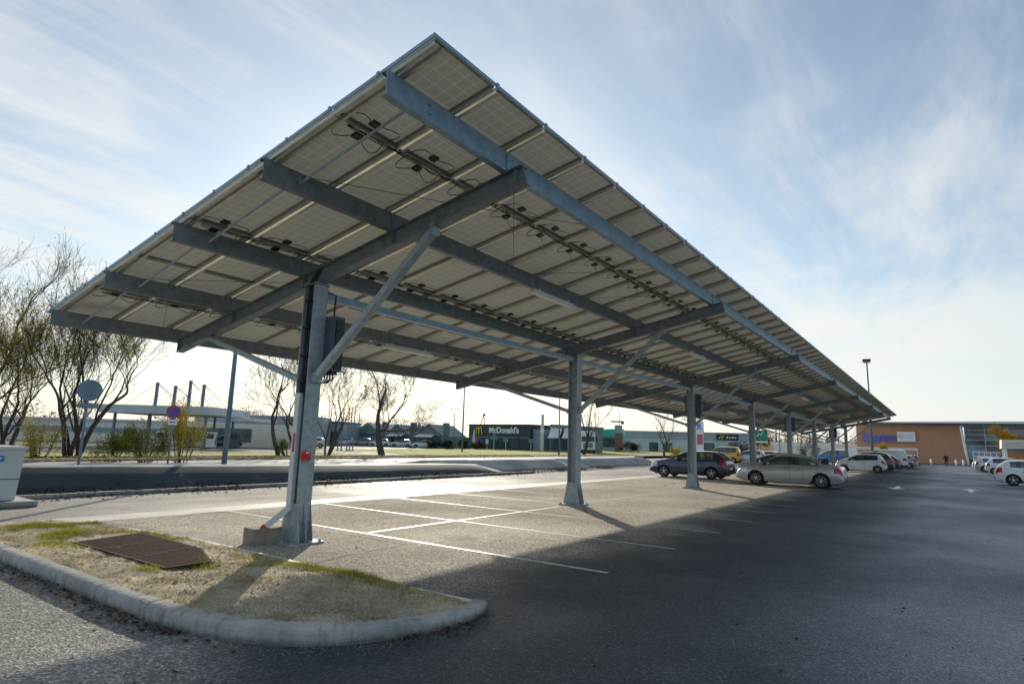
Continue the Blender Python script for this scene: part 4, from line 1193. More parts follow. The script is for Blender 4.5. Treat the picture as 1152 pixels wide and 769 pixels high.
P = {}
def paints():
    P['silver'] = carpaint('silver_paint', (.40, .41, .405), .55, .3)
    P['navy'] = carpaint('navy_paint', (.012, .030, .065), .3, .25)
    P['white'] = carpaint('white_car_paint', (.72, .73, .74), 0, .3)
    P['pale'] = carpaint('pale_silver_paint', (.52, .54, .56), .4, .3)
    P['grey'] = carpaint('dark_grey_paint', (.055, .055, .062), .4, .3)
    P['green'] = carpaint('dark_green_paint', (.03, .06, .055), .4, .3)
    P['yellow'] = carpaint('yellow_van_paint', (.62, .36, .01), 0, .35)
    P['blue'] = carpaint('bright_blue_paint', (.03, .16, .42), .3, .3)
    P['black'] = carpaint('black_paint', (.012, .012, .014), .2, .25)
    P['mid'] = carpaint('mid_grey_paint', (.22, .23, .25), .45, .3)
paints()
UP, DN = math.pi / 2, -math.pi / 2     # nose towards +Y / -Y
def make_cars():
    G = 'cars parked under the solar canopy'
    car('sedan', P['silver'], 'silver saloon with red tail lamps, nearest car under the canopy', (31.35, 5.98), UP, group=G)
    car('hatch', P['navy'], 'dark navy hatchback parked behind the third canopy post', (33.7, 11.5), UP, group=G)
    car('hatch', P['pale'], 'pale silver hatchback tucked close behind the silver saloon', (36.5, 7.85), UP, group=G)
    car('sedan', P['green'], 'dark green car whose roof just shows beyond the silver saloon', (53.9, 11.0), UP, group=G)
    car('mpv', P['yellow'], 'yellow people carrier with tinted windows in the far lot', (71.2, 20.9), UP + .12, cat='van', name='parked_van', group='vehicles in the far lot')
    car('small', P['pale'], 'pale grey small car beside the yellow people carrier', (72.9, 18.2), UP + .1, group='vehicles in the far lot')
    car('hatch', P['white'], 'white hatchback in the far lot, two cars right of the yellow people carrier', (76.5, 17.6), UP + .1, group='vehicles in the far lot')
    car('small', P['white'], 'light silver small hatchback with dark windows right of the silver saloon', (58.9, 5.75), UP, group=G)
    car('suv', P['grey'], 'dark grey estate parked just beyond the light silver small hatchback', (63.9, 5.9), UP, group=G)
    car('hatch', P['green'], 'green hatchback between the dark grey estate and the white van', (68.9, 5.6), UP, group=G)
    car('van', P['white'], 'white panel van parked before the brown supermarket wall', (76.5, 5.6), UP, cat='van', name='parked_van', group=G)
    car('hatch', P['mid'], 'mid grey hatchback just beyond the white panel van', (81.5, 4.6), UP, group=G)
    car('small', P['black'], 'black small car at the far end of the left row', (86.6, 4.4), UP, group=G)
    car('mpv', P['blue'], 'bright blue people carrier seen between the far canopy posts', (91, 12.3), UP + .05, group='vehicles in the far lot')
    car('van', P['white'], 'white van in the distance behind the bright blue people carrier', (101, 12.5), UP + .05, cat='van', name='parked_van', group='vehicles in the far lot')
    G = 'cars in the right hand row'
    car('hatch', P['white'], 'white hatchback with five spoke wheels cut by the right edge', (46.55, -4.5), DN, group=G)
    car('small', P['white'], 'white small car with dark plastic rear, second in the right row', (71.6, -4.85), DN, group=G)
    car('hatch', P['pale'], 'pale hatchback half hidden behind the second white car of the right row', (79.2, -4.6), DN, group=G)
    car('sedan', P['white'], 'white saloon third from the front in the right row', (84.2, -4.7), DN, group=G)
    car('small', P['pale'], 'pale small car farthest along the right row', (92, -4.6), DN, group=G)
    # the few parked cars by the gabled building and the filling station
    lab = [('pale', 'pale car below the gabled roofs, leftmost of the distant row'), ('mid', 'grey car below the gabled roofs, second of the distant row'), ('white', 'white car below the gabled roofs, right of the flagpoles'), ('pale', 'light car just left of the broad bare tree trunk'), ('white', 'white car just right of the broad bare tree trunk')]
    for k, (p, l) in enumerate(lab):
        x, y = [(76.5, 92.5), (78.6, 90.0), (80.8, 87.6), (83.4, 84.5), (86.0, 81.2)][k]
        car('hatch', P[p], l, (x, y), R(130) + (k % 2) * .1, group='distant cars by the gabled building', detail=.6)
    car('van', P['blue'], 'blue and white van standing beyond the filling station', (50.2, 74.5), R(150), cat='van', name='parked_van', group='vehicles at the filling station', detail=.6)
    car('hatch', P['pale'], 'pale car beside the blue van beyond the filling station', (54.0, 72.4), R(140), group='vehicles at the filling station', detail=.6)
    car('hatch', P['navy'], 'dark car refuelling under the filling station roof', (38.6, 68.0), R(150), group='vehicles at the filling station', detail=.6)

def make_truck():
    t = thing('lorry', 'white lorry with a high cab standing before the grey warehouse', 'truck', (98.0, 52.2, 0), R(118 + 90))
    b = MB(); w = 1.25
    b.box2(-.2, 1.7, -w, w, .9, 3.35); b.box2(-.2, .9, -w + .1, w - .1, 3.35, 3.85)
    b.build('cab', P['white'], t, bevel=.12)
    g = MB(); g.box2(1.70, 1.73, -w + .12, w - .12, 2.05, 2.95); g.box2(.7, 1.5, -w - .012, -w, 2.1, 2.9); g.box2(.7, 1.5, w, w + .012, 2.1, 2.9); g.build('windscreen', M['bglass'], t)
    g = MB()
    for k in range(4): g.box2(1.71, 1.76, -.85, .85, 1.02 + .22 * k, 1.15 + .22 * k)
    g.box2(1.66, 1.80, -w, w, .45, .62); g.build('grille', M['trim'], t)
    g = MB(); g.box2(1.6, 1.78, -w, w, .62, .98); g.build('bumper', P['white'], t, bevel=.04)
    for s in (-1, 1):
        h = MB(); h.box2(1.74, 1.80, s * .95 - .22, s * .95 + .22, .70, .90); h.build('headlight', M['lens'], t)
        h = MB(); h.box2(1.35, 1.50, s * 1.5 - .12, s * 1.5 + .12, 2.0, 2.85); h.bar((1.4, s * 1.25, 2.7), (1.4, s * 1.5, 2.7), .05, .05); h.build('mirror', M['trim'], t)
    tr = MB(); tr.box2(-11, -.6, -1.27, 1.27, 1.1, 3.95); tr.build('trailer', M['white'], t, bevel=.03)
    ch = MB(); ch.box2(-11, 1.4, -.5, .5, .7, 1.08); ch.build('chassis', M['trim'], t)
    me = None
    for x in (.9, -2.2, -8, -9.3):
        for s in (-1, 1):
            mb = MB(); mb.lathe([(.001, -.14), (.3, -.14), (.34, -.16), (.47, -.15), (.5, -.1), (.5, .1), (.47, .15), (.34, .16), (.3, .1), (.001, .1)], axis='y', n=20)
            mb.build('wheel', M['tyre'], t, loc=(x, s * 1.08, .5))

# ------------------------------------------------------------------ people
def skin_person(name, label, loc, rz, pose, coat, legs, group='people walking near the supermarket'):
    """one continuous skinned body; pose: dict joint -> (x fwd, y left, z)"""
    J = dict(pelvis=(0, 0, .93), waist=(0, 0, 1.08), chest=(.0, 0, 1.30), neck=(.01, 0, 1.48), head=(.03, 0, 1.60), crown=(.02, 0, 1.73),
             shL=(0, .18, 1.42), elL=(-.08, .25, 1.15), wrL=(.04, .26, .92), haL=(.07, .25, .82),
             shR=(0, -.18, 1.42), elR=(.02, -.26, 1.14), wrR=(.18, -.24, .95), haR=(.24, -.23, .87),
             hipL=(0, .10, .90), knL=(.16, .10, .50), anL=(.10, .10, .09), toL=(.26, .11, .04),
             hipR=(0, -.10, .90), knR=(-.03, -.10, .49), anR=(-.26, -.10, .16), toR=(-.14, -.11, .05))
    J.update(pose)
    E = [('pelvis', 'waist'), ('waist', 'chest'), ('chest', 'neck'), ('neck', 'head'), ('head', 'crown'), ('chest', 'shL'), ('shL', 'elL'), ('elL', 'wrL'), ('wrL', 'haL'), ('chest', 'shR'), ('shR', 'elR'), ('elR', 'wrR'), ('wrR', 'haR'),
         ('pelvis', 'hipL'), ('hipL', 'knL'), ('knL', 'anL'), ('anL', 'toL'), ('pelvis', 'hipR'), ('hipR', 'knR'), ('knR', 'anR'), ('anR', 'toR')]
    RD = dict(pelvis=.15, waist=.145, chest=.165, neck=.06, head=.098, crown=.07, sh=.085, el=.06, wr=.042, ha=.04, hip=.10, kn=.068, an=.05, to=.04)
    ks = list(J); me = bpy.data.meshes.new(name)
    me.from_pydata([J[k] for k in ks], [(ks.index(a), ks.index(b)) for a, b in E], [])
    o = bpy.data.objects.new(name, me); col.objects.link(o)
    o.modifiers.new('s', 'SKIN'); sub = o.modifiers.new('u', 'SUBSURF'); sub.levels = 2; sub.render_levels = 2
    for k, d in zip(ks, me.skin_vertices[0].data):
        r = RD.get(k, RD.get(k[:-1], .06)); d.radius = (r, r); d.use_root = (k == 'pelvis')
    dg = bpy.context.evaluated_depsgraph_get(); m2 = bpy.data.meshes.new_from_object(o.evaluated_get(dg))
    bpy.data.objects.remove(o)
    for m in (coat, legs, M['skin'], M['trim']): m2.materials.append(m)
    for p in m2.polygons:
        z = p.center.z; p.use_smooth = True
        p.material_index = 3 if z < .10 else (1 if z < .80 else (0 if z < 1.46 else 2))
        if z > .78 and z < .90 and abs(p.center.y) > .2: p.material_index = 2
    m2.name = name
    o = link(name, m2, None, (*loc, .006)); o.rotation_euler = (0, 0, rz)
    setp(o, label, 'person', group)
    h = MB(); hx, hy, hz = J['crown']; h.ball((hx - .02, hy, hz - .05), .098, .088, .10, 12, 8); h.build('hair', M['hair'], o, smooth=True)
    return o
def make_people():
    skin_person('person', 'person in dark coat walking along the lane before the supermarket', (104.5, -.15), 0.1, {}, M['coat'], M['jeans'])
    skin_person('person', 'person in black bending over beside the trolley bay posts', (93.2, 2.85), 1.4, dict(waist=(.06, 0, 1.06), chest=(.2, 0, 1.24), neck=(.33, 0, 1.36), head=(.41, 0, 1.44), crown=(.46, 0, 1.55), shL=(.24, .18, 1.33), shR=(.24, -.18, 1.33), elL=(.3, .24, 1.07), wrL=(.42, .22, .88), haL=(.48, .2, .8), elR=(.3, -.24, 1.07), wrR=(.42, -.22, .88), haR=(.48, -.2, .8)), M['coat'], M['coat'])
    skin_person('person', 'person in pale coat standing behind the one in black', (97.0, 3.1), 2.2, dict(knL=(.05, .1, .5), anL=(0, .1, .09), toL=(.14, .11, .04), anR=(-.03, -.1, .09), toR=(.11, -.11, .04)), M['lightcoat'], M['jeans'])
# ------------------------------------------------------------------ vegetation
def tree_meshes(seed, height, trunks=1, spread=.5, leaves=0, leafmat='leaf_y', depth=5, up=.35, r0=.16, crown_from=.25, lean=None, fork=2.6, stiff=.16):
    rnd = random.Random(seed); wood = MB(); twig = MB(); leaf = MB(); tips = []
    def branch(p, d, ln, r, lev):
        n = 5 if lev < 2 else 4; pts = [p]; rs = [r]; q = p; dd = d.copy()
        for i in range(n):
            dd = (dd + Vector((rnd.gauss(0, stiff), rnd.gauss(0, stiff), rnd.gauss(0, stiff * .6) + up * .10))).normalized()
            q = q + dd * (ln / n); pts.append(q); rs.append(r * (1 - (.38 if lev < depth else .8) * (i + 1) / n))
        sides = 8 if r > .06 else (5 if r > .02 else 3)
        rs = [max(q_, .0045) for q_ in rs]
        (wood if lev <= 2 else twig).tube(pts, rs, sides, cap=False)
        if lev >= depth:
            tips.append((pts[-1], dd)); tips.append((pts[len(pts) // 2], dd)); return
        nb = max(2, int(round(fork + rnd.uniform(-.5, 1.0))))
        for k in range(nb):
            t = 1.0 if k == 0 else rnd.uniform(.35, .98)
            f = t * (len(pts) - 1); i = min(len(pts) - 2, int(f)); b = pts[i].lerp(pts[i + 1], f - i)
            a = rnd.uniform(0, 6.28); ax = dd.orthogonal().normalized(); ax = (Matrix.Rotation(a, 3, dd) @ ax)
            ang = rnd.uniform(.15, .35) if k == 0 else rnd.uniform(spread * .6, spread * 1.4)
            nd = (Matrix.Rotation(ang, 3, ax) @ dd) ; nd.z += up * .3; nd.normalize()
            branch(b, nd, ln * rnd.uniform(.62, .86), rs[i] * (.78 if k == 0 else rnd.uniform(.42, .62)), lev + 1)
        if lev >= 2:      # extra fine side twigs
            for k in range(3):
                f = rnd.uniform(.2, .95) * (len(pts) - 1); i = min(len(pts) - 2, int(f)); b = pts[i].lerp(pts[i + 1], f - i)
                nd = (dd + Vector((rnd.gauss(0, .6), rnd.gauss(0, .6), rnd.gauss(.1, .4)))).normalized()
                e = b + nd * ln * .35; twig.tube([b, b.lerp(e, .5) + Vector((0, 0, .02)), e], [max(.0045, rs[i] * .3), max(.004, rs[i] * .2), .003], 3, cap=False); tips.append((e, nd))
    for k in range(trunks):
        a = 6.28 * k / trunks + rnd.uniform(-.4, .4); tl = .10 if trunks == 1 else rnd.uniform(.18, .42)
        d = Vector((math.cos(a) * tl, math.sin(a) * tl, 1)).normalized()
        if lean: d = (d + Vector(lean)).normalized()
        p = Vector((0, 0, -.15)) if trunks == 1 else Vector((math.cos(a) * r0 * 1.3, math.sin(a) * r0 * 1.3, -.15))
        branch(p, d, height * crown_from * rnd.uniform(.9, 1.15), r0 * rnd.uniform(.8, 1.1), 0)
    for k in range(leaves):
        p, d = rnd.choice(tips); p = p + Vector((rnd.gauss(0, .10), rnd.gauss(0, .10), rnd.gauss(-.03, .10)))
        s = rnd.uniform(.025, .065); u = Vector((rnd.gauss(0, 1), rnd.gauss(0, 1), rnd.gauss(0, 1))).normalized(); w = u.orthogonal().normalized()
        leaf.add([p - u * s, p + w * s * .7, p + u * s, p - w * s * .7], [(0, 1, 2, 3)])
    # scale to the wanted height
    zs = sorted(v[2] for v in twig.v); zm = zs[int(len(zs) * .975)]; k = height / zm
    for mb in (wood, twig, leaf): mb.v = [(x * k, y * k, z * k) for x, y, z in mb.v]
    me = [wood.mesh('trunk', [M['bark']], smooth=True, fixn=False), twig.mesh('crown', [M['twig']], fixn=False)]
    if leaves: me.append(leaf.mesh('foliage', [M[leafmat]], fixn=False))
    return me
def tree(name, label, loc, rz, meshes, cat='tree', group='bare trees beyond the car park', scale=1.0):
    t = thing(name, label, cat, loc, rz, group)
    for m in meshes:
        o = link(m.name.split('.')[0], m, t); o.scale = (scale,) * 3
    return t

def clump(name, label, loc, size, m, n, seed, cat, group=None, stems=True, leaf=.045, lobes=16):
    """shrub: woody stems plus leaf faces gathered in uneven lobes"""
    rnd = random.Random(seed); t = thing(name, label, cat, loc, 0, group); sx, sy, sz = size; mb = MB()
    L = [(rnd.uniform(-.8, .8) * sx, rnd.uniform(-.8, .8) * sy, rnd.uniform(.25, .85) * sz, rnd.uniform(.22, .5)) for k in range(lobes)]
    for k in range(n):
        lx, ly, lz, lr = rnd.choice(L)
        d = Vector((rnd.gauss(0, 1), rnd.gauss(0, 1), rnd.gauss(0, 1))).normalized() * (rnd.random() ** .5)
        p = Vector((lx + d.x * lr * min(sx, sz) * 1.1, ly + d.y * lr * min(sy, sz) * 1.1, max(.03, lz + d.z * lr * sz)))
        s = rnd.uniform(.5, 1.2) * leaf; u = Vector((rnd.gauss(0, 1), rnd.gauss(0, 1), rnd.gauss(0, 1))).normalized(); w = u.orthogonal().normalized()
        mb.add([p - u * s, p + w * s * .65, p + u * s, p - w * s * .65], [(0, 1, 2, 3)])
    mb.build('foliage', m, t, fixn=False)
    if stems:
        st = MB()
        for lx, ly, lz, lr in L:
            st.tube([(lx * .3, ly * .3, -.05), (lx * .7 + rnd.gauss(0, .05), ly * .7, lz * .5), (lx, ly, lz + lr * .3)], [.025, .016, .006], 5, cap=False)
        st.build('stem', M['bark'], t)
    return t

def make_trees():
    A = tree_meshes(5, 9.8, trunks=5, spread=.50, leaves=6000, depth=6, up=.62, r0=.12, crown_from=.26, fork=2.5)
    B = tree_meshes(9, 13.0, trunks=2, spread=.52, leaves=500, depth=6, up=.5, r0=.14, crown_from=.25, fork=2.7)
    Cm = tree_meshes(14, 9.4, trunks=1, spread=.62, depth=6, up=.5, r0=.13, crown_from=.24, fork=2.6)
    Dm = tree_meshes(22, 9.2, trunks=3, spread=.55, depth=6, up=.55, r0=.085, crown_from=.27, fork=2.4)
    Em = tree_meshes(36, 9.6, trunks=1, spread=.70, depth=6, up=.36, r0=.15, crown_from=.17, fork=3.0)
    tree('bare_tree', 'many stemmed tree with yellowing leaves behind the round sign', (13.9, 39.6, 0), .5, A, group='trees on the left verge')
    tree('bare_tree', 'tall bare tree rising at the left edge of the picture', (9.4, 42.5, 0), 1.0, B, group='trees on the left verge')
    tree('bare_tree', 'dark stemmed bare tree between the left edge and the many stemmed tree', (11.2, 40.8, 0), 3.9, A, group='trees on the left verge', scale=.82)
    tree('bare_tree', 'slender bare tree with its crown bent left, beside the lamp post', (28.2, 41.6, 0), 2.2, Cm, scale=.98)
    tree('bare_tree', 'clump of thin upright bare stems seen left of the first canopy post', (30.8, 42.6, 0), .4, Dm, scale=1.02)
    tree('bare_tree', 'forked bare tree seen just right of the first canopy post', (34.6, 44.0, 0), 4.2, Dm, scale=.98)
    tree('bare_tree', 'broad bare tree with two spreading limbs standing alone on the verge', (42.2, 45.2, 0), R(120), Em, scale=1.12)
    Fm = tree_meshes(41, 8.6, trunks=1, spread=.42, depth=4, up=.7, r0=.14, crown_from=.22, fork=3.0)
    tree('bare_tree', 'young bare tree with upswept twigs behind the second canopy post', (75.2, 40.8, 0), 0, Fm)
    tree('bare_tree', 'small bare tree left of the third canopy post by the warehouse', (83.5, 32.2, 0), 2, Fm, scale=.74)
    G = tree_meshes(55, 5.2, trunks=1, spread=.5, leaves=3800, leafmat='leaf_o', depth=4, up=.5, r0=.09, crown_from=.25, fork=3)
    tree('autumn_tree', 'yellow orange autumn tree before the glazed supermarket entrance', (101.6, -5.1, 0), 0, G, group='autumn trees by the supermarket')
    tree('autumn_tree', 'small orange tree in front of the blue supermarket lettering', (116, 8.3, 0), 1, G, group='autumn trees by the supermarket', scale=.58)
    # shrubs
    def hedge(i, lab, x, y, s, m, n=2600, z=0): clump('shrub', lab, (x, y, z), s, M[m], int(n * 1.9), 60 + i, 'shrub', 'shrubs on the verge')
    hedge(0, 'yellow leaved shrub at the foot of the left trees', 11.9, 38.0, (1.0, .8, 2.2), 'leaf_y', 1800)
    hedge(1, 'dark green shrub just right of the round sign pole', 14.6, 36.2, (1.2, 1.0, 1.7), 'leaf_g', 3000)
    hedge(2, 'green shrub between the round sign and the no parking sign', 15.6, 34.9, (1.1, .9, 2.0), 'leaf_g', 3000)
    hedge(3, 'tall yellow green shrub behind the no parking sign', 17.2, 34.3, (1.0, .9, 3.0), 'leaf_y', 3400)
    hedge(4, 'low leafy shrub at the foot of the slender bare tree', 28.8, 41.2, (1.0, .7, 1.5), 'leaf_g', 1200)
    hedge(5, 'low leafy shrub at the foot of the thin stemmed clump', 30.6, 41.4, (.9, .7, 1.6), 'leaf_y', 900)
    for i, (x, y, s, l) in enumerate([(90.5, 74.8, 1.6, 'dark shrub left of the tall thin lamp mast'), (88.6, 77.2, 1.5, 'dark shrub below the second gable'), (86.4, 78.6, 1.4, 'dark shrub right of the broad bare tree'), (92.5, 73.0, 1.6, 'dark shrub beside the dark green restaurant corner')]):
        clump('shrub', l, (x, y, 0), (1.4, 1.2, s), M['leaf_d'], 2200, 80 + i, 'shrub', 'distant shrubs', leaf=.09)
    clump('shrub', 'round dark bush before the grey warehouse, left of the yellow people carrier', (128, 58, 0), (2.6, 2.6, 2.2), M['leaf_d'], 3000, 90, 'shrub', 'distant shrubs', leaf=.12)
    clump('shrub', 'olive bush beside the small bare tree by the warehouse', (85.8, 31.6, 0), (.9, .9, 1.6), M['leaf_y'], 700, 91, 'shrub', 'distant shrubs', leaf=.1)
    clump('shrub', 'dark purple bush beyond the yellow people carrier', (118, 31.5, 0), (2.6, 2.2, 2.6), M['leaf_d'], 3000, 92, 'shrub', 'distant shrubs', leaf=.12)
    clump('shrub', 'russet bush below the green hoarding', (112, 25.5, 0), (1.8, 1.6, 2.4), M['leaf_o'], 1500, 93, 'shrub', 'distant shrubs', leaf=.09)
    clump('shrub', 'russet bushes between the far canopy posts', (125, 20.4, 0), (2.2, 1.6, 3.2), M['leaf_far'], 2200, 94, 'shrub', 'distant shrubs', leaf=.10)
    # far wooded skyline beyond the car park
    rnd = random.Random(77); mb = MB()
    def wood_clump(x, y, h, w, n, ls):
        for q in range(4): mb.tube([(x + rnd.gauss(0, w * .2), y, 0), (x + rnd.gauss(0, w * .35), y, h * .55), (x + rnd.gauss(0, w * .5), y, h * rnd.uniform(.8, 1.05))], [.14, .09, .03], 3, cap=False)
        for q in range(n):
            t = rnd.random(); r = w * (.35 + .65 * math.sin(math.pi * min(1, t * .9 + .1))) * math.sqrt(rnd.random()); a = rnd.uniform(0, 6.28)
            p = Vector((x + r * math.cos(a), y + r * math.sin(a), .1 + h * t)); s = rnd.uniform(.4, 1) * ls
            v = Vector((rnd.gauss(0, .7), rnd.gauss(0, .7), rnd.gauss(0, 1.4))).normalized(); u = v.orthogonal().normalized()
            mb.add([p - v * s, p + u * s * .35, p + v * s, p - u * s * .35], [(0, 1, 2, 3)])
    for k in range(60):
        x = rnd.uniform(195, 300); wood_clump(x, x * rnd.uniform(.085, .245), rnd.uniform(4.5, 9), rnd.uniform(2, 4), 260, .34)
    setp(mb.build('far_wood', M['leaf_far'], fixn=False), kind='stuff')
    mb = MB()
    for k in range(60):
        x = rnd.uniform(-40, 120); wood_clump(x, 150 + rnd.uniform(-8, 8) - (x - 40) * .25, rnd.uniform(4, 9), rnd.uniform(3, 5), 200, .42)
    setp(mb.build('far_wood', M['leaf_far'], fixn=False), kind='stuff')

# ------------------------------------------------------------------ street furniture and signs
def facing(x, y):
    """rotation that turns local -y towards the car park viewer side"""
    return math.atan2(y, x) - math.pi / 2
def lamp(label, x, y, z, h, r=.09, head='twin', group='lamp masts', name='lamp_post'):
    t = thing(name, label, 'lamp post', (x, y, z), facing(x, y), group)
    mb = MB(); mb.tube([(0, 0, -.3), (0, 0, h * .5), (0, 0, h)], [r, r * .8, r * .55], 10); mb.build('pole', M['pole'], t, smooth=True)
    mb = MB()
    if head == 'twin':
        mb.bar((-.55, 0, h), (.55, 0, h), .10, .07)
        for s in (-1, 1): mb.box(s * .62, 0, h - .02, .42, .30, .12)
    elif head == 'flood':
        mb.bar((-.35, 0, h), (.35, 0, h), .12, .10)
        for s in (-1, 0, 1): mb.box(s * .30, -.1, h + .26, .30, .22, .36, rot=Matrix.Rotation(.4, 3, 'X'))
    elif head == 'arm':
        mb.bar((0, 0, h), (1.2, 0, h + .1), .07, .07); mb.box(1.4, 0, h + .1, .6, .24, .10)
    else:
        mb.box(0, 0, h + .05, .22, .22, .14)
    mb.build('lamp_head', M['box_grey'], t, bevel=.01)
    return t
def make_signs():
    # round sign seen from behind, with a small plate under it
    x, y = 8.25, 22.9
    t = thing('road_sign', 'round road sign seen from behind with small plate, on a bluish pole', 'road sign', (x, y, .60), facing(x, y), 'road signs')
    mb = MB(); mb.tube([(0, 0, -.3), (.02, 0, 2.62)], .040, 10); mb.build('pole', M['pole'], t, smooth=True)
    mb = MB(); mb.lathe([(.001, -.05), (.32, -.05), (.34, -.06), (.35, -.045), (.34, -.03), (.32, -.035), (.001, -.035)], (0.03, 0, 2.34), axis='y', n=32); mb.box(.03, -.062, 2.34, .07, .02, .66)
    mb.build('sign_disc', M['sign_back'], t)
    mb = MB(); mb.box(.03, -.045, 1.84, .56, .02, .17); mb.box(-.10, -.058, 1.84, .05, .012, .15); mb.build('plate', M['sign_back'], t)
    # no parking sign: blue disc, red ring and slash
    x, y = 16.2, 33.6
    t = thing('road_sign', 'blue and red no parking sign with a white plate below', 'road sign', (x, y, 0), facing(x, y), 'road signs')
    mb = MB(); mb.tube([(0, 0, -.2), (0.02, 0, 3.0)], .045, 10); mb.build('pole', M['sign_back'], t, smooth=True)
    zc = 2.72; mb = MB(); mb.lathe([(.001, -.06), (.34, -.06), (.34, -.03), (.001, -.03)], (0, 0, zc), axis='y', n=32); d = mb.build('sign_disc', M['sky_blue'], t)
    mb = MB(); mb.lathe([(.27, -.064), (.345, -.064), (.345, -.0605), (.27, -.0605)], (0, 0, zc), axis='y', n=32); mb.build('red_ring', M['sign_red'], d)
    mb = MB(); mb.bar((-.20, -.0665, zc + .20), (.20, -.0665, zc - .20), .006, .085, up=(1, 0, 1)); mb.build('slash', M['sign_red'], d)
    mb = MB(); mb.box(0, -.045, 2.17, .42, .02, .26); pl = mb.build('plate', M['white'], t)
    mb = MB(); mb.box(-.06, -.057, 2.17, .14, .004, .07); mb.box(.08, -.057, 2.17, .10, .004, .07); mb.build('pictogram', M['trim'], pl)
    # lamp posts
    lamp('bluish steel lamp post rising behind the canopy edge near the filling station', 13.17, 22.9, .6, 7.5, .105, 'arm')
    lamp('tall thin mast with a camera head left of the dark green restaurant', 69.4, 57.7, 0, 12, .13, 'flood')
    lamp('twin headed lamp mast left of the tall thin mast', 83.9, 71.8, 0, 7.2, .10, 'twin')
    lamp('thin mast seen left of the second canopy post', 69.0, 41.0, 0, 8.6, .11, 'plain')
    lamp('tall mast with floodlights above the far end of the canopy', 86.9, 7.15, 0, 12.7, .17, 'flood')
    lamp('twin headed lamp mast behind the broad bare tree', 74.0, 85.8, 0, 7.0, .10, 'twin')
    lamp('plain mast before the grey warehouse, right of its dark sign', 150, 48, 0, 7.6, .10, 'plain')
    lamp('plain mast between the fourth and fifth canopy posts', 120, 24.5, 0, 7, .10, 'plain')
    # flagpoles
    for k, dx in enumerate((0, .45, 1.15, 1.5, 1.9)):
        x, y = 49.0 + dx * .55, 60.4 - dx * .8
        t = MB(); h = 5.2 + (k % 2) * .05
        t.tube([(0, 0, 0), (0, 0, h)], [.075, .05], 8); t.ball((0, 0, h), .05, .05, .05, 8, 5); t.box(0, 0, .05, .22, .22, .10)
        o = t.build('flagpole', M['pole']); o.location = (x, y, 0)
        setp(o, ['first', 'second', 'third', 'fourth', 'fifth'][k] + ' bare flagpole from the left in the row by the gables', 'flagpole', 'row of bare flagpoles')
    # signs before the restaurant
    def board(lab, x, y, h, w, hh, shape, m):
        t = thing('road_sign', lab, 'road sign', (x, y, 0), facing(x, y), 'signs on the lawn')
        mb = MB(); mb.tube([(0, .03, 0), (0, .03, h)], .07, 6); mb.build('pole', M['alu_white'], t)
        mb = MB()
        if shape == 'tri': mb.prism([(-w / 2, 0), (w / 2, 0), (0, hh)], (0, -.04, h - hh), (1, 0, 0), (0, 0, 1), (0, .03, 0))
        else: mb.box(0, -.05, h - hh / 2, w, .04, hh)
        mb.build('sign_panel', M[m], t)
    board('triangular sign seen from behind before the restaurant lettering', 95.6, 71.5, 3.3, 1.6, 1.35, 'tri', 'sign_back')
    board('small white sign left of the triangular sign', 94.8, 72.6, 2.0, .55, .9, 'sq', 'alu_white')
    board('small bluish square sign right of the triangular sign', 97.0, 69.7, 2.3, 1.0, .75, 'sq', 'sign_back')
    board('small bluish square sign at the right corner of the restaurant', 100.6, 66.2, 2.3, 1.0, .75, 'sq', 'sign_back')
    t = thing('parasol', 'closed pale parasol at the left of the dark green restaurant', 'parasol', (96.9, 77.6, 0))
    mb = MB(); mb.lathe([(.05, 1.2), (.34, 1.5), (.22, 2.6), (.03, 4.0)], n=10); mb.build('canopy', M['alu_white'], t)
    mb = MB(); mb.tube([(0, 0, 0), (0, 0, 4.1)], .05, 6); mb.build('pole', M['alu_white'], t)
    t = thing('pylon', 'slim pale pylon before the white awnings', 'pylon', (101.6, 64.2, 0), facing(101, 64))
    mb = MB(); mb.box2(-.28, .28, -.2, .2, 0, 7.1); mb.build('shaft', M['alu_white'], t, bevel=.03); mb = MB(); mb.box2(-.3, .3, -.22, .22, 3.6, 4.3); mb.build('band', M['white'], t)
    # white collection container with its plinth at the left edge
    t = thing('collection_container', 'tall pale grey collection container with blue sticker at the left edge', 'container', (3.72, 16.9, 0))
    mb = MB(); w0, w1, d0, d1 = 1.05, 1.10, .66, .72
    V = [(-w0, -d0, .14), (w0, -d0, .14), (w0, d0, .14), (-w0, d0, .14), (-w1, -d1, 1.22), (w1, -d1, 1.22), (w1, d1, 1.22), (-w1, d1, 1.22)]
    mb.add(V, [(0, 1, 5, 4), (1, 2, 6, 5), (2, 3, 7, 6), (3, 0, 4, 7), (4, 5, 6, 7), (3, 2, 1, 0)]); mb.build('body', M['pale'], t, bevel=.03)
    mb = MB(); mb.box2(-w1 - .03, w1 + .03, -d1 - .03, d1 + .03, 1.20, 1.27); mb.build('rim', M['pale'], t, bevel=.02)
    mb = MB(); mb.box2(-1.06, 1.06, -.692, -.672, .58, .60); mb.build('seam', M['box_grey'], t)
    mb = MB(); mb.box(.64, -.722, 1.02, .20, .012, .13, rot=Matrix.Rotation(-.06, 3, 'X')); s_ = mb.build('sticker', M['sticker_blue'], t)
    mb = MB(); mb.tube([(.60, -.730, 1.0), (.63, -.733, 1.04), (.66, -.731, 1.01), (.69, -.733, 1.04)], .012, 5); mb.build('symbol', M['white'], s_)
    o = MB().box2(-1.5, 1.42, -.95, .95, 0, .13).build('concrete_plinth', M['concrete'], bevel=.03); o.location = (3.70, 16.95, .004)
    setp(o, 'low concrete plinth under the pale grey collection container', 'plinth')
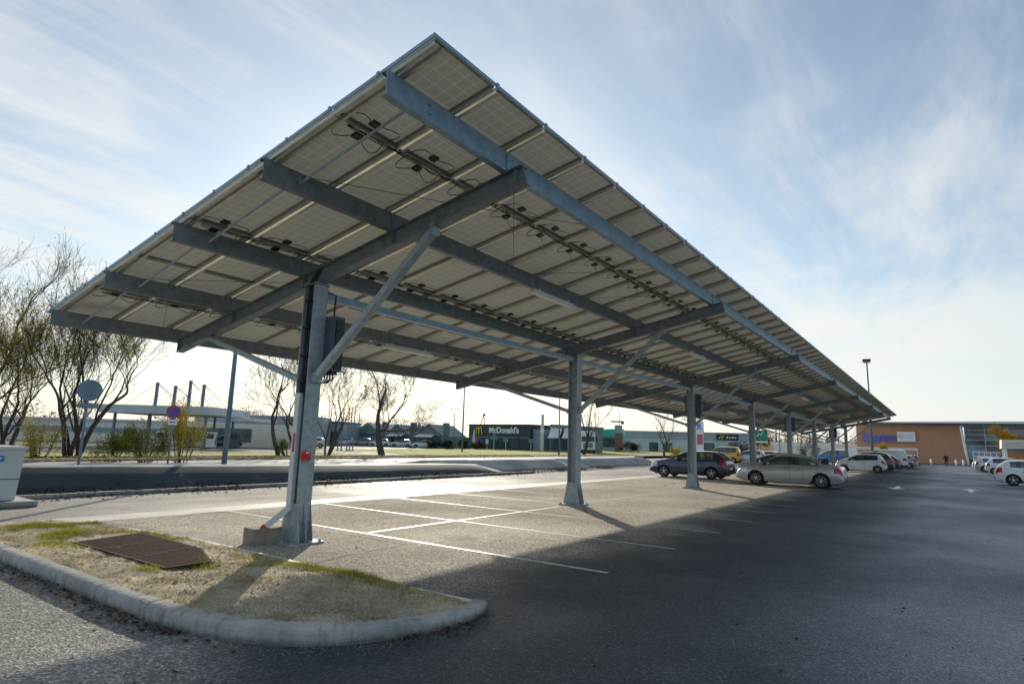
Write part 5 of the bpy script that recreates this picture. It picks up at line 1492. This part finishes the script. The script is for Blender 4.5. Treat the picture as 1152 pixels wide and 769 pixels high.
    # bollards near the entrance
    for k, (x, y, l) in enumerate([(112, 1.7, 'white bollard left of the walking person'), (112, -1.35, 'white bollard right of the walking person'), (112, -2.2, 'white bollard farthest right of the walking person'), (112, 4.3, 'white bollard beside the trolley bay')]):
        b = MB(); b.tube([(0, 0, 0), (0, 0, .82)], .13, 12); b.ball((0, 0, .82), .13, .13, .10, 12, 6); b.lathe([(.135, .6), (.135, .7)], n=12)
        o = b.build('bollard', M['white'], smooth=True); o.location = (x, y, .004); setp(o, l, 'bollard', 'white bollards before the supermarket')

# ------------------------------------------------------------------ buildings
def facade(name, label, cat, A, B, group=None):
    A = Vector(A); B = Vector(B); d = B - A
    return thing(name, label, cat, (A.x, A.y, 0), math.atan2(d.y, d.x), group), d.length

def make_supermarket():
    t, L = facade('supermarket', 'brown clad supermarket with big blue lettering and a thin flat roof', 'supermarket', (133, 30), (133, -45))
    # local x = 30 - Y ; local -y faces the car park
    lx = lambda Y: 30 - Y
    w = MB(); a, b = lx(13.5), lx(-3.15)
    n = 14; P0 = []
    for i in range(n + 1):        # gently bowed wall, its right end leaning
        u = i / n; P0.append((a + (b - a) * u, 2.2 * (1 - u)**2 * .4))
    for i in range(n):
        (x0, y0), (x1, y1) = P0[i], P0[i + 1]
        s0 = 0 if i < n - 1 else 0; k1 = -.62 if i == n - 1 else 0
        w.add([(x0, y0, 0), (x1, y1, 0), (x1 + k1, y1, 6.75), (x0, y0, 6.75), (x0, 14, 0), (x1, 14, 0), (x1 + k1, 14, 6.75), (x0, 14, 6.75)], [(0, 1, 2, 3), (3, 2, 6, 7)] + ([(1, 5, 6, 2)] if i == n - 1 else []) + ([(4, 0, 3, 7)] if i == 0 else []))
    w.build('wall', M['clad'], t, fixn=False)
    w = MB(); w.prism([(b - .58, 6.75), (b - .28, 6.75), (b + .34, 0), (b + .04, 0)], (0, -.06, 0), (1, 0, 0), (0, 0, 1), (0, .3, 0)); w.build('white_fin', M['white'], t); w = MB(); w.box2(0, a - .02, 4, 14, 0, 2.5); w.build('left_wing', M['cream'], t)
    r = MB(); z = 6.78
    r.add([(a + 1.2, -1.6, z + .32), (74, -3.4, z + .10), (74, 15, z + .10), (a - 3, 15, z + .2), (a + 1.2, -1.6, z + .46), (74, -3.4, z + .85), (74, 15, z + .85), (a - 3, 15, z + .5)], [(0, 1, 5, 4), (1, 2, 6, 5), (2, 3, 7, 6), (3, 0, 4, 7), (4, 5, 6, 7), (3, 2, 1, 0)])
    r.build('roof', M['white'], t)
    r = MB(); r.box2(a + 2, 74, -1.0, 0.2, z + .0, z + .10); r.build('soffit', M['ware_d'], t)
    wall_text('E.Leclerc', 5.25, 1.75, M['blue'], t, (lx(12.3), -.06, 3.55), depth=.12, bold=.014)
    sg = MB(); sg.box2(lx(6.85), lx(4.05), -.40, -.02, 3.72, 5.52); s = sg.build('wall_sign', M['white'], t, bevel=.03)
    q = MB(); c = Vector((lx(6.85) + .62, -.415, 4.68)); q.tube([c + Vector((.34 * math.cos(k * math.pi / 10), 0, .40 * math.sin(k * math.pi / 10))) for k in range(21)], .06, 6, cap=False)
    q.tube([c + Vector((.16 * math.cos(k * math.pi / 8), 0, .2 * math.sin(k * math.pi / 8))) for k in range(17)], .035, 6, cap=False)
    for k, zz in enumerate((5.0, 4.72, 4.44)): q.box2(lx(6.85) + 1.12, lx(6.85) + 2.5 - .25 * (k % 2), -.415, -.405, zz - .05, zz + .06)
    q.box2(lx(6.85) + .4, lx(6.85) + 2.2, -.415, -.405, 3.98, 4.03)
    q.build('emblem', M['ware'], s)
    # glazed entrance: frame plus individual panes
    g0, g1 = b + .1, 74; nx = 15; fw = (g1 - g0) / nx
    rows = [0, 1.1, 2.3, 3.3, 4.25, 5.2, 6.0, 6.75]
    rnd = random.Random(12)
    fr = MB()
    for i in range(nx + 1): fr.box2(g0 + fw * i - .05, g0 + fw * i + .05, .55, .72, 0, 6.75)
    for zz in rows: fr.box2(g0, g1, .56, .70, zz - .04, zz + .04)
    f = fr.build('window_frame', M['alu_white'], t)
    for i in range(7):
        for k in range(len(rows) - 1):
            p = MB(); x0 = g0 + fw * i + .05; p.box2(x0, x0 + fw - .1, .62, .64, rows[k] + .04, rows[k + 1] - .04)
            p.build('pane', M['bglass'] if rnd.random() < .62 else M['bglass2'], f)  # random lighter and darker panes stand in for reflections
    p = MB(); p.box2(g0 + fw * 7, g1, .62, .64, 0, 6.75); p.build('pane', M['bglass2'], f)
    bk = MB(); bk.box2(g0, g1, 6, 6.2, 0, 6.7); bk.build('interior_wall', M['ware_d'], t)
    # lower left wing
    lw = MB(); lw.box2(0, a - .05, 5, 14, 0, 3.2); lw.build('low_wing', M['cream'], t)
    # trolley bay in front of the brown wall
    t = thing('trolley_shelter', 'long white trolley shelter with dark roof band before the brown wall', 'trolley shelter', (122, 3.6, 0), -math.pi / 2 + math.pi, 'trolley shelters')
    fr = MB(); LN = 12.5
    for i in range(6):
        for yy in (0, 2.0): fr.box2(LN * i / 5 - .05, LN * i / 5 + .05, yy - .05, yy + .05, 0, 2.2)
    for zz in (.55, 1.1): fr.box2(0, LN, -.03, .03, zz - .04, zz + .04)
    fr.box2(-.1, LN + .1, -.12, -.04, 2.15, 2.55); fr.box2(-.1, LN + .1, 2.0, 2.1, 2.15, 2.5)
    fr.build('frame', M['cream'], t)
    d = MB()
    for i in range(5): d.box2(LN * i / 5 + .3, LN * (i + 1) / 5 - .3, -.16, -.12, 2.20, 2.48)
    d.build('dark_band', M['dark'], t)
    rf = MB(); rf.box2(-.1, LN + .1, -.04, 2.0, 2.5, 2.56); rf.build('roof', M['bglass2'], t)
    # nearer shelter at the right edge
    t = thing('trolley_shelter', 'nearer trolley shelter with thick pale roof and brown panel at right edge', 'trolley shelter', (79.6, -4.95, 0), -math.pi / 2, 'trolley shelters')
    fr = MB()
    for xx in (.15, 4.2, 8.2):
        for yy in (.1, 2.3): fr.box2(xx - .12, xx + .12, yy - .1, yy + .1, 0, 2.4)
    fr.build('post', M['white'], t)
    rf = MB(); rf.prism([(-.15, 2.42), (-.1, 3.3), (8.6, 3.36), (8.6, 2.62)], (0, -.15, 0), (1, 0, 0), (0, 0, 1), (0, 2.7, 0)); rf.build('roof', M['cream'], t, bevel=.03)
    rf = MB(); rf.prism([(.1, 2.56), (.15, 3.1), (8.5, 3.14), (8.5, 2.7)], (0, -.158, 0), (1, 0, 0), (0, 0, 1), (0, .006, 0)); rf.build('fascia', M['alu'], t)
    pn = MB(); pn.box2(.3, 8.2, 2.34, 2.40, .9, 2.2); pn.build('back_panel', M['clad'], t)
    rl = MB()
    for zz in (.5, .85): rl.tube([(.15, 0.1, zz), (8.2, .1, zz)], .03, 6)
    rl.build('rail', M['alu_white'], t)
    # white railing by the entrance
    t = thing('railing', 'white metal railing before the glazed entrance behind the right row', 'railing', (104, -3.2, 0), -math.pi / 2)
    fr = MB()
    for i in range(9): fr.box2(i * .62 - .04, i * .62 + .04, -.04, .04, 0, 2.1)
    for zz in (1.1, 1.55, 2.1): fr.box2(0, 5, -.03, .03, zz - .05, zz + .05)
    fr.build('frame', M['white'], t)

def make_restaurant():
    t, L = facade('restaurant', 'low dark green restaurant with white lettering and yellow arches', 'restaurant', (104.4, 88.6), (104.0, 66.6))
    t.location = (107.0, 87.2, 0); A = Vector((107.0, 87.2)); B = Vector((104.0, 68.8)); d = B - A; t.rotation_euler = (0, 0, math.atan2(d.y, d.x)); L = d.length
    w = MB(); w.box2(0, L, 0, 12, 0, 5.05); w.build('wall', M['mcd'], t)
    w = MB(); w.box2(-.15, L + .15, -.15, 12.1, 5.05, 5.25); w.build('parapet', M['trim'], t)
    fr = MB()
    for x0, x1 in ((2.0, 4.8), (9.2, 11.0), (12.4, 15.8)): 
        g = MB(); g.box2(x0, x1, -.03, .03, .35, 2.25); f = g.build('window', M['dark'], t)
        p = MB(); p.box2(x0 + .1, x1 - .1, -.04, -.03, .45, 2.15); p.build('pane', M['bglass'], f)
    r = MB(); r.box2(1.2, 3.0, -.045, -.035, .9, 2.3); r.build('poster', M['sign_red'], t)
    bn = MB(); bn.box2(0, L, -.06, 0.0, 2.42, 2.55); bn.build('fascia_line', M['mcd2'], t)
    wall_text("McDonald's", 9.0, 1.35, M['white'], t, (6.7, -.06, 3.35), depth=.10, bold=.035)
    ar = MB()
    for s in (-1, 1):
        pts = [(3.5 + s * .48 + .46 * math.cos(a), -.12, 3.1 + 1.55 * math.sin(a)) for a in [math.pi * k / 16 for k in range(17)]]
        ar.tube(pts, .13, 8)
    ar.build('arches_logo', M['yellow'], t)
    cr = MB(); cr.bar((1.6, 2, 5.2), (2.6, 2, 7.4), .12, .12); cr.bar((2.9, 2, 5.2), (2.7, 2, 7.3), .12, .12); cr.box(2.75, 2, 7.45, .5, .3, .45); cr.build('roof_mast', M['trim'], t)
    # slate blue link and awning pavilion
    s = MB(); s.box2(L + .02, L + 2.6, 1.0, 10, 0, 4.3); s.build('side_wall', M['mcd2'], t); s = MB(); s.box2(L + 2.3, L + 2.75, .7, 1.1, 0, 5.0); s.build('white_pilaster', M['alu_white'], t)
    t = thing('pavilion', 'dark pavilion with sweeping white awnings right of the restaurant', 'pavilion', (103.2, 64.9, 0), math.atan2(-1, -.16))
    w = MB(); w.box2(0, 7.8, 1.8, 9, 0, 4.6); w.build('wall', M['roofg'], t)
    for i in range(2):
        aw = MB(); n = 8; x0 = .3 + 3.6 * i; x1 = x0 + 2.9
        for k in range(n + 1):
            u = k / n; y = 1.8 - 2.2 * u; z = 4.7 - 2.1 * (u ** .6); sh = 1.0 * u
            aw.v += [(x0 + sh, y, z), (x1 + sh, y, z)]
        for k in range(n): aw.f.append((2 * k, 2 * k + 1, 2 * k + 3, 2 * k + 2)); aw.m.append(0)
        aw.build('awning', M['alu_white'], t)
    for x0 in (.5, 3.0, 5.6):
        g = MB(); g.box2(x0, x0 + 1.9, 1.77, 1.80, .3, 2.3); g.build('window', M['bglass'], t)
    rf = MB(); rf.prism([(-.2, 4.6), (8, 4.6), (8, 5.0), (.3, 5.35)], (0, 1.7, 0), (1, 0, 0), (0, 0, 1), (0, 7.4, 0)); rf.build('roof', M['roofg'], t)

def make_gables():
    t = thing('gabled_building', 'long greenish building with three low gables and chimney blocks', 'building', (84.6, 99.5, 0), math.atan2(-20.5, 6.2))
    t.scale = (.735, 1, .92)
    w = MB(); w.box2(0, 29, 0, 12, 0, 2.5); w.build('wall', M['gable'], t)
    for i, (x0, x1, h) in enumerate([(.3, 9.2, 5.0), (10.4, 17.8, 4.8), (19.2, 27.8, 5.0)]):
        g = MB(); xm = (x0 + x1) / 2
        g.prism([(x0, 2.5), (x1, 2.5), (xm, h)], (0, -.4, 0), (1, 0, 0), (0, 0, 1), (0, 12, 0)); g.build('gable', M['gable'] if i == 0 else M['roofg'], t)
        r = MB()
        for s, xe in ((-1, x0), (1, x1)): r.bar((xm, -.55, h + .05), (xe + s * .3, -.55, 2.5), .2, .22, up=(0, 1, 0))
        r.build('roof_edge', M['mcd2'], t)
    for x in (9.8, 18.5, 28.2):
        c = MB(); c.box2(x - .55, x + .05, -.5, .6, 0, 5.3); c.box2(x + .15, x + .7, -.5, .6, 0, 5.3); c.build('chimney', M['roofg'], t)
    for x in (1.2, 3.4, 5.6, 11.2, 13.8, 20.5, 23, 25.5):
        g = MB(); g.box2(x, x + 1.6, -.06, 0, .4, 2.1); f = g.build('window', M['bglass2'] if x < 8 else M['bglass'], t)
    for x0, x1 in ((12.0, 16.2), (20.6, 25.2)):
        a = MB(); a.add([(x0, -.1, 2.9), (x1, -.1, 2.9), (x1 + .3, -2.2, 2.35), (x0 - .3, -2.2, 2.35), (x0, -.1, 2.82), (x1, -.1, 2.82), (x1 + .3, -2.2, 2.2), (x0 - .3, -2.2, 2.2)], [(0, 1, 2, 3), (7, 6, 5, 4), (3, 2, 6, 7), (0, 3, 7, 4), (1, 5, 6, 2)]); a.build('awning', M['cream'], t)
    t = thing('flat_building', 'low greenish glass building with red panel left of the gables', 'building', (66.5, 112, 0), math.atan2(-22, 12))
    w = MB(); w.box2(0, 21, 0, 10, 0, 4.2); w.build('wall', M['ware_d'], t)
    for x in range(8):
        g = MB(); g.box2(.8 + 2.5 * x, 2.8 + 2.5 * x, -.05, 0, .5, 2.6); g.build('window', M['bglass'], t)
    r = MB(); r.box2(-.2, 21.2, -.3, 10.2, 4.2, 4.5); r.build('roof', M['roofg'], t)
    # long shop with roof letters beyond the filling station
    t = thing('roadside_shop', 'long slate coloured shop with dark roof lettering behind the bare trees', 'shop', (53.6, 103.5, 0), math.atan2(-17, 16))
    w = MB(); w.box2(0, 21, 0, 10, 0, 4.9); w.build('wall', M['mcd2'], t)
    for i in range(5):
        g = MB(); g.box2(1 + 4 * i, 4 + 4 * i, -.05, 0, .5, 2.6); g.build('window', M['bglass'], t)
    r = MB(); r.box2(15.5, 18.0, -.08, 0, .8, 4.6); r.build('red_panel', M['brown'], t)
    ln = MB()        # letter shapes are too small to read: strokes of uneven height on a rail
    rnd = random.Random(2); ln.box2(2.6, 8.0, .1, .2, 4.9, 5.0)
    for k in range(9):
        x = 2.8 + k * .58; h = rnd.choice((.55, .6, 1.0)); ln.box2(x, x + .12, .1, .2, 5.0, 5.0 + h); ln.box2(x + .12, x + .40, .1, .2, 5.0 + rnd.choice((.0, .4)), 5.14 + rnd.choice((.0, .4)))
    ln.build('roof_lettering', M['sign_red'], t)

def make_warehouse():
    A = Vector((158.5, 105.5)); B = Vector((177.5, 44.0)); d = B - A
    t = thing('warehouse', 'long grey blue warehouse with a dark sign at its right end', 'warehouse', (A.x, A.y, 0), math.atan2(d.y, d.x)); L = d.length; t.scale = (1, 1, .87)
    w = MB(); w.box2(0, L, 0, 30, 0, 4.3); w.build('wall', M['ware'], t)
    w = MB(); w.box2(-.1, L + .1, -.15, 30.1, 4.3, 6.5); w.build('upper_band', M['ware_d'], t)
    r = MB(); r.box2(-.3, L + .3, -.4, 30.3, 6.5, 6.75); r.build('roof', M['alu_white'], t)
    ln = MB()
    for i in range(int(L / 3)): ln.box2(3 * i, 3 * i + .12, -.19, -.15, 4.3, 6.5)
    ln.build('panel_joint', M['mcd2'], t)
    for x0, x1, h in ((9, 15, 3.2), (37, 39.5, 3.0), (41, 43.5, 3.0), (49.2, 55.0, 3.3)):
        g = MB(); g.box2(x0, x1, -.10, 0, .1, h); f = g.build('window', M['dark'], t); p = MB(); p.box2(x0 + .2, x1 - .2, -.13, -.10, .3, h - .2); p.build('pane', M['bglass'], f)
    s = MB(); s.box2(55.6, 61.4, -.5, -.16, 4.4, 6.2); sg = s.build('wall_sign', M['dark'], t)
    y = MB(); y.bar((56.2, -.56, 4.7), (57.0, -.56, 5.9), .06, .28, up=(1, 0, 0)); y.bar((57.0, -.56, 4.7), (57.6, -.56, 5.9), .06, .28, up=(1, 0, 0)); y.build('emblem', M['yellow'], sg)
    y = MB()
    for k in range(4): y.box2(58.3 + .7 * k, 58.75 + .7 * k, -.56, -.5, 4.95, 5.5 - .15 * (k % 2))
    y.build('letter_strokes', M['white'], sg)
    # rings painted on the wall
    y = MB()
    for x, z, rr in ((25.5, 2.0, 1.6), (29.5, 1.6, 1.1)): y.tube([(x + rr * math.cos(k * .314), -.05, z + rr * math.sin(k * .314)) for k in range(11)], .1, 5)
    y.build('wall_graphic', M['blue'], t)
    t = thing('hoarding', 'teal roofed kiosk wall left of the brown totem', 'kiosk', (139.4, 71.0, 0), math.atan2(-8, 2.5))
    w = MB(); w.box2(0, 6.0, 0, 4, 0, 3.8); w.build('wall', M['mcd2'], t); w = MB(); w.prism([(-.3, 3.8), (.8, 5.4), (5.6, 5.6), (6.2, 3.8)], (0, -.2, 0), (1, 0, 0), (0, 0, 1), (0, 4.3, 0)); w.build('roof', M['teal'], t)
    w = MB(); w.box2(.4, 5.6, -.06, 0, 1.0, 3.4); w.build('window', M['bglass'], t)
    t = thing('totem', 'brown and grey totem tower with an aerial before the warehouse', 'totem', (135.6, 64.0, 0), facing(135, 64))
    w = MB(); w.box2(-.85, .85, -.6, .6, 0, 4.4); w.build('shaft', M['brown'], t); w = MB(); w.box2(-.9, .9, -.65, .65, 4.4, 6.3); w.build('head', M['mcd2'], t)
    w = MB(); w.box2(-1.8, 1.0, -.2, .2, 7.0, 7.3); w.box2(.6, 1.3, -.3, .3, 6.6, 7.3); w.tube([(.2, 0, 6.3), (.2, 0, 9.5)], .06, 6); w.build('aerial', M['trim'], t)
    t = thing('price_totem', 'white price totem with red panel beside the third canopy post', 'totem', (91.8, 30.0, 0), facing(91.8, 30.0))
    t.scale = (.9, 1, .86)
    w = MB(); w.box2(-.62, .62, -.15, .15, .2, 6.4); w.build('panel', M['white'], t)
    w = MB()
    for k in range(5): w.box2(-.42, .50, -.17, -.15, 2.4 + .36 * k, 2.7 + .36 * k)
    w.build('red_price_rows', M['sign_red'], t)
    w = MB(); w.tube([(-.3 + .08 * k, -.18, 5.0 + .9 * math.sin(k * .45)) for k in range(8)], .09, 6); w.build('emblem', M['blue'], t)
    w = MB(); w.tube([(-.5, 0, 0), (-.5, 0, .4)], .08, 6); w.tube([(.5, 0, 0), (.5, 0, .4)], .08, 6); w.build('foot', M['trim'], t)
    t = thing('hoarding', 'dark green roadside hoarding right of the fourth canopy post', 'hoarding', (107.3, 24.9, 0), facing(107, 24.9))
    w = MB(); w.box2(-1.1, 1.1, -.1, .1, 3.0, 4.7); p = w.build('panel', M['green'], t)
    w = MB(); w.tube([(-.45, -.12, 3.7), (-.15, -.12, 4.2), (.15, -.12, 3.9), (.4, -.12, 4.35)], .08, 5); w.build('emblem', M['white'], p)
    w = MB(); w.box2(-1.15, 1.15, -.12, .12, 2.7, 2.92); w.build('white_band', M['white'], t)
    w = MB(); w.tube([(0, 0, 0), (0, 0, 2.7)], .12, 8); w.build('pole', M['pole'], t)
    t = thing('boundary_wall', 'low pale boundary wall beyond the far cars', 'wall', (140, 33, 0), math.atan2(-14, -4))
    w = MB(); w.box2(0, 17, 0, .4, 0, 2.0); w.build('panel', M['cream'], t); w = MB(); w.box2(-.1, 17.1, -.1, .5, 2.0, 2.12); w.build('coping', M['white'], t)

def make_station():
    A = Vector((25.0, 76.5)); B = Vector((33.9, 62.9)); d = B - A
    t = thing('filling_station', 'filling station roof on slim columns with cable stayed masts above', 'filling station', (A.x, A.y, 0), math.atan2(d.y, d.x)); L = d.length
    f = MB(); f.box2(4.2, L, 0, 9.5, 3.5, 4.36); f.build('roof', M['ware'], t)
    f = MB(); f.box2(L + .02, L + 3.4, 3.2, 9.3, 3.0, 3.35); f.build('low_roof', M['alu_white'], t)
    for x in (5.2, 9.0, 13.0, 15.2):
        for y in (1.5, 7.6):
            c = MB(); c.box2(x - .11, x + .11, y - .11, y + .11, 0, 3.5); c.build('column', M['pole'], t)
    mx = [(10.1, .5, 6.75), (12.1, .5, 6.45), (13.7, .5, 7.05), (15.2, .5, 6.65)]
    for x, y, h in mx:
        m = MB(); m.box2(x - .12, x + .12, y - .12, y + .12, 4.36, h); m.box2(x - .15, x + .15, y - .15, y + .15, h, h + .06); ms = m.build('mast', M['pole'], t)
        c = MB()
        for dx in (-3.2, 3.2, -1.5, 1.5): c.tube([(x, y, h), (x + dx, y + (2 if abs(dx) < 2 else 0), 4.45)], .022, 4)
        c.build('stay_cable', M['box_grey'], ms)
    kb = MB(); kb.box2(4, 20, 13, 18, 0, 2.9); kb.build('kiosk_wall', M['cream'], t)
    g = MB(); g.box2(5, 15, 12.96, 13, .6, 2.3); g.build('kiosk_window', M['bglass'], t)
    # pumps are lift-away things
    for k, (x, y) in enumerate([(6.5, 2.2), (10.2, 2.2), (13.4, 2.0), (15.6, 2.4), (17.2, 4.4)]):
        q = Vector((A.x, A.y)) + d.normalized() * x + Vector((-d.y, d.x)).normalized() * y
        p = thing('fuel_pump', ['first', 'second', 'third', 'fourth', 'fifth'][k] + ' fuel pump from the left under the filling station roof', 'fuel pump', (q.x, q.y, 0), t.rotation_euler[2], 'fuel pumps')
        b = MB(); b.box2(-.45, .45, -.3, .3, .12, 1.75); b.build('body', M['white'] if k % 2 else M['box_grey'], p, bevel=.03)
        b = MB(); b.box2(-.36, .36, -.32, -.3, 1.05, 1.55); b.build('display', M['dark'], p)
        b = MB(); b.tube([(.45, 0, 1.5), (.62, -.1, 1.0), (.55, -.1, .4), (.47, 0, .9)], .03, 5); b.box2(-.6, .6, -.45, .45, 0, .12); b.build('hose', M['trim'], p)
    t = thing('white_building', 'low white building stretching behind the filling station', 'building', (24, 108, 0), math.atan2(-26, 24))
    w = MB(); w.box2(0, 33, 0, 9, 0, 2.9); w.build('wall', M['cream'], t); w = MB(); w.box2(-.2, 33.2, -.3, 9.2, 2.9, 3.15); w.build('roof', M['alu_white'], t)
    w = MB(); w.box2(-.05, 33.05, -.08, 0, 1.3, 2.0); w.build('window_band', M['bglass2'], t)

make_cars(); make_truck(); make_people(); make_trees(); make_signs(); make_supermarket(); make_restaurant(); make_gables(); make_warehouse(); make_station()
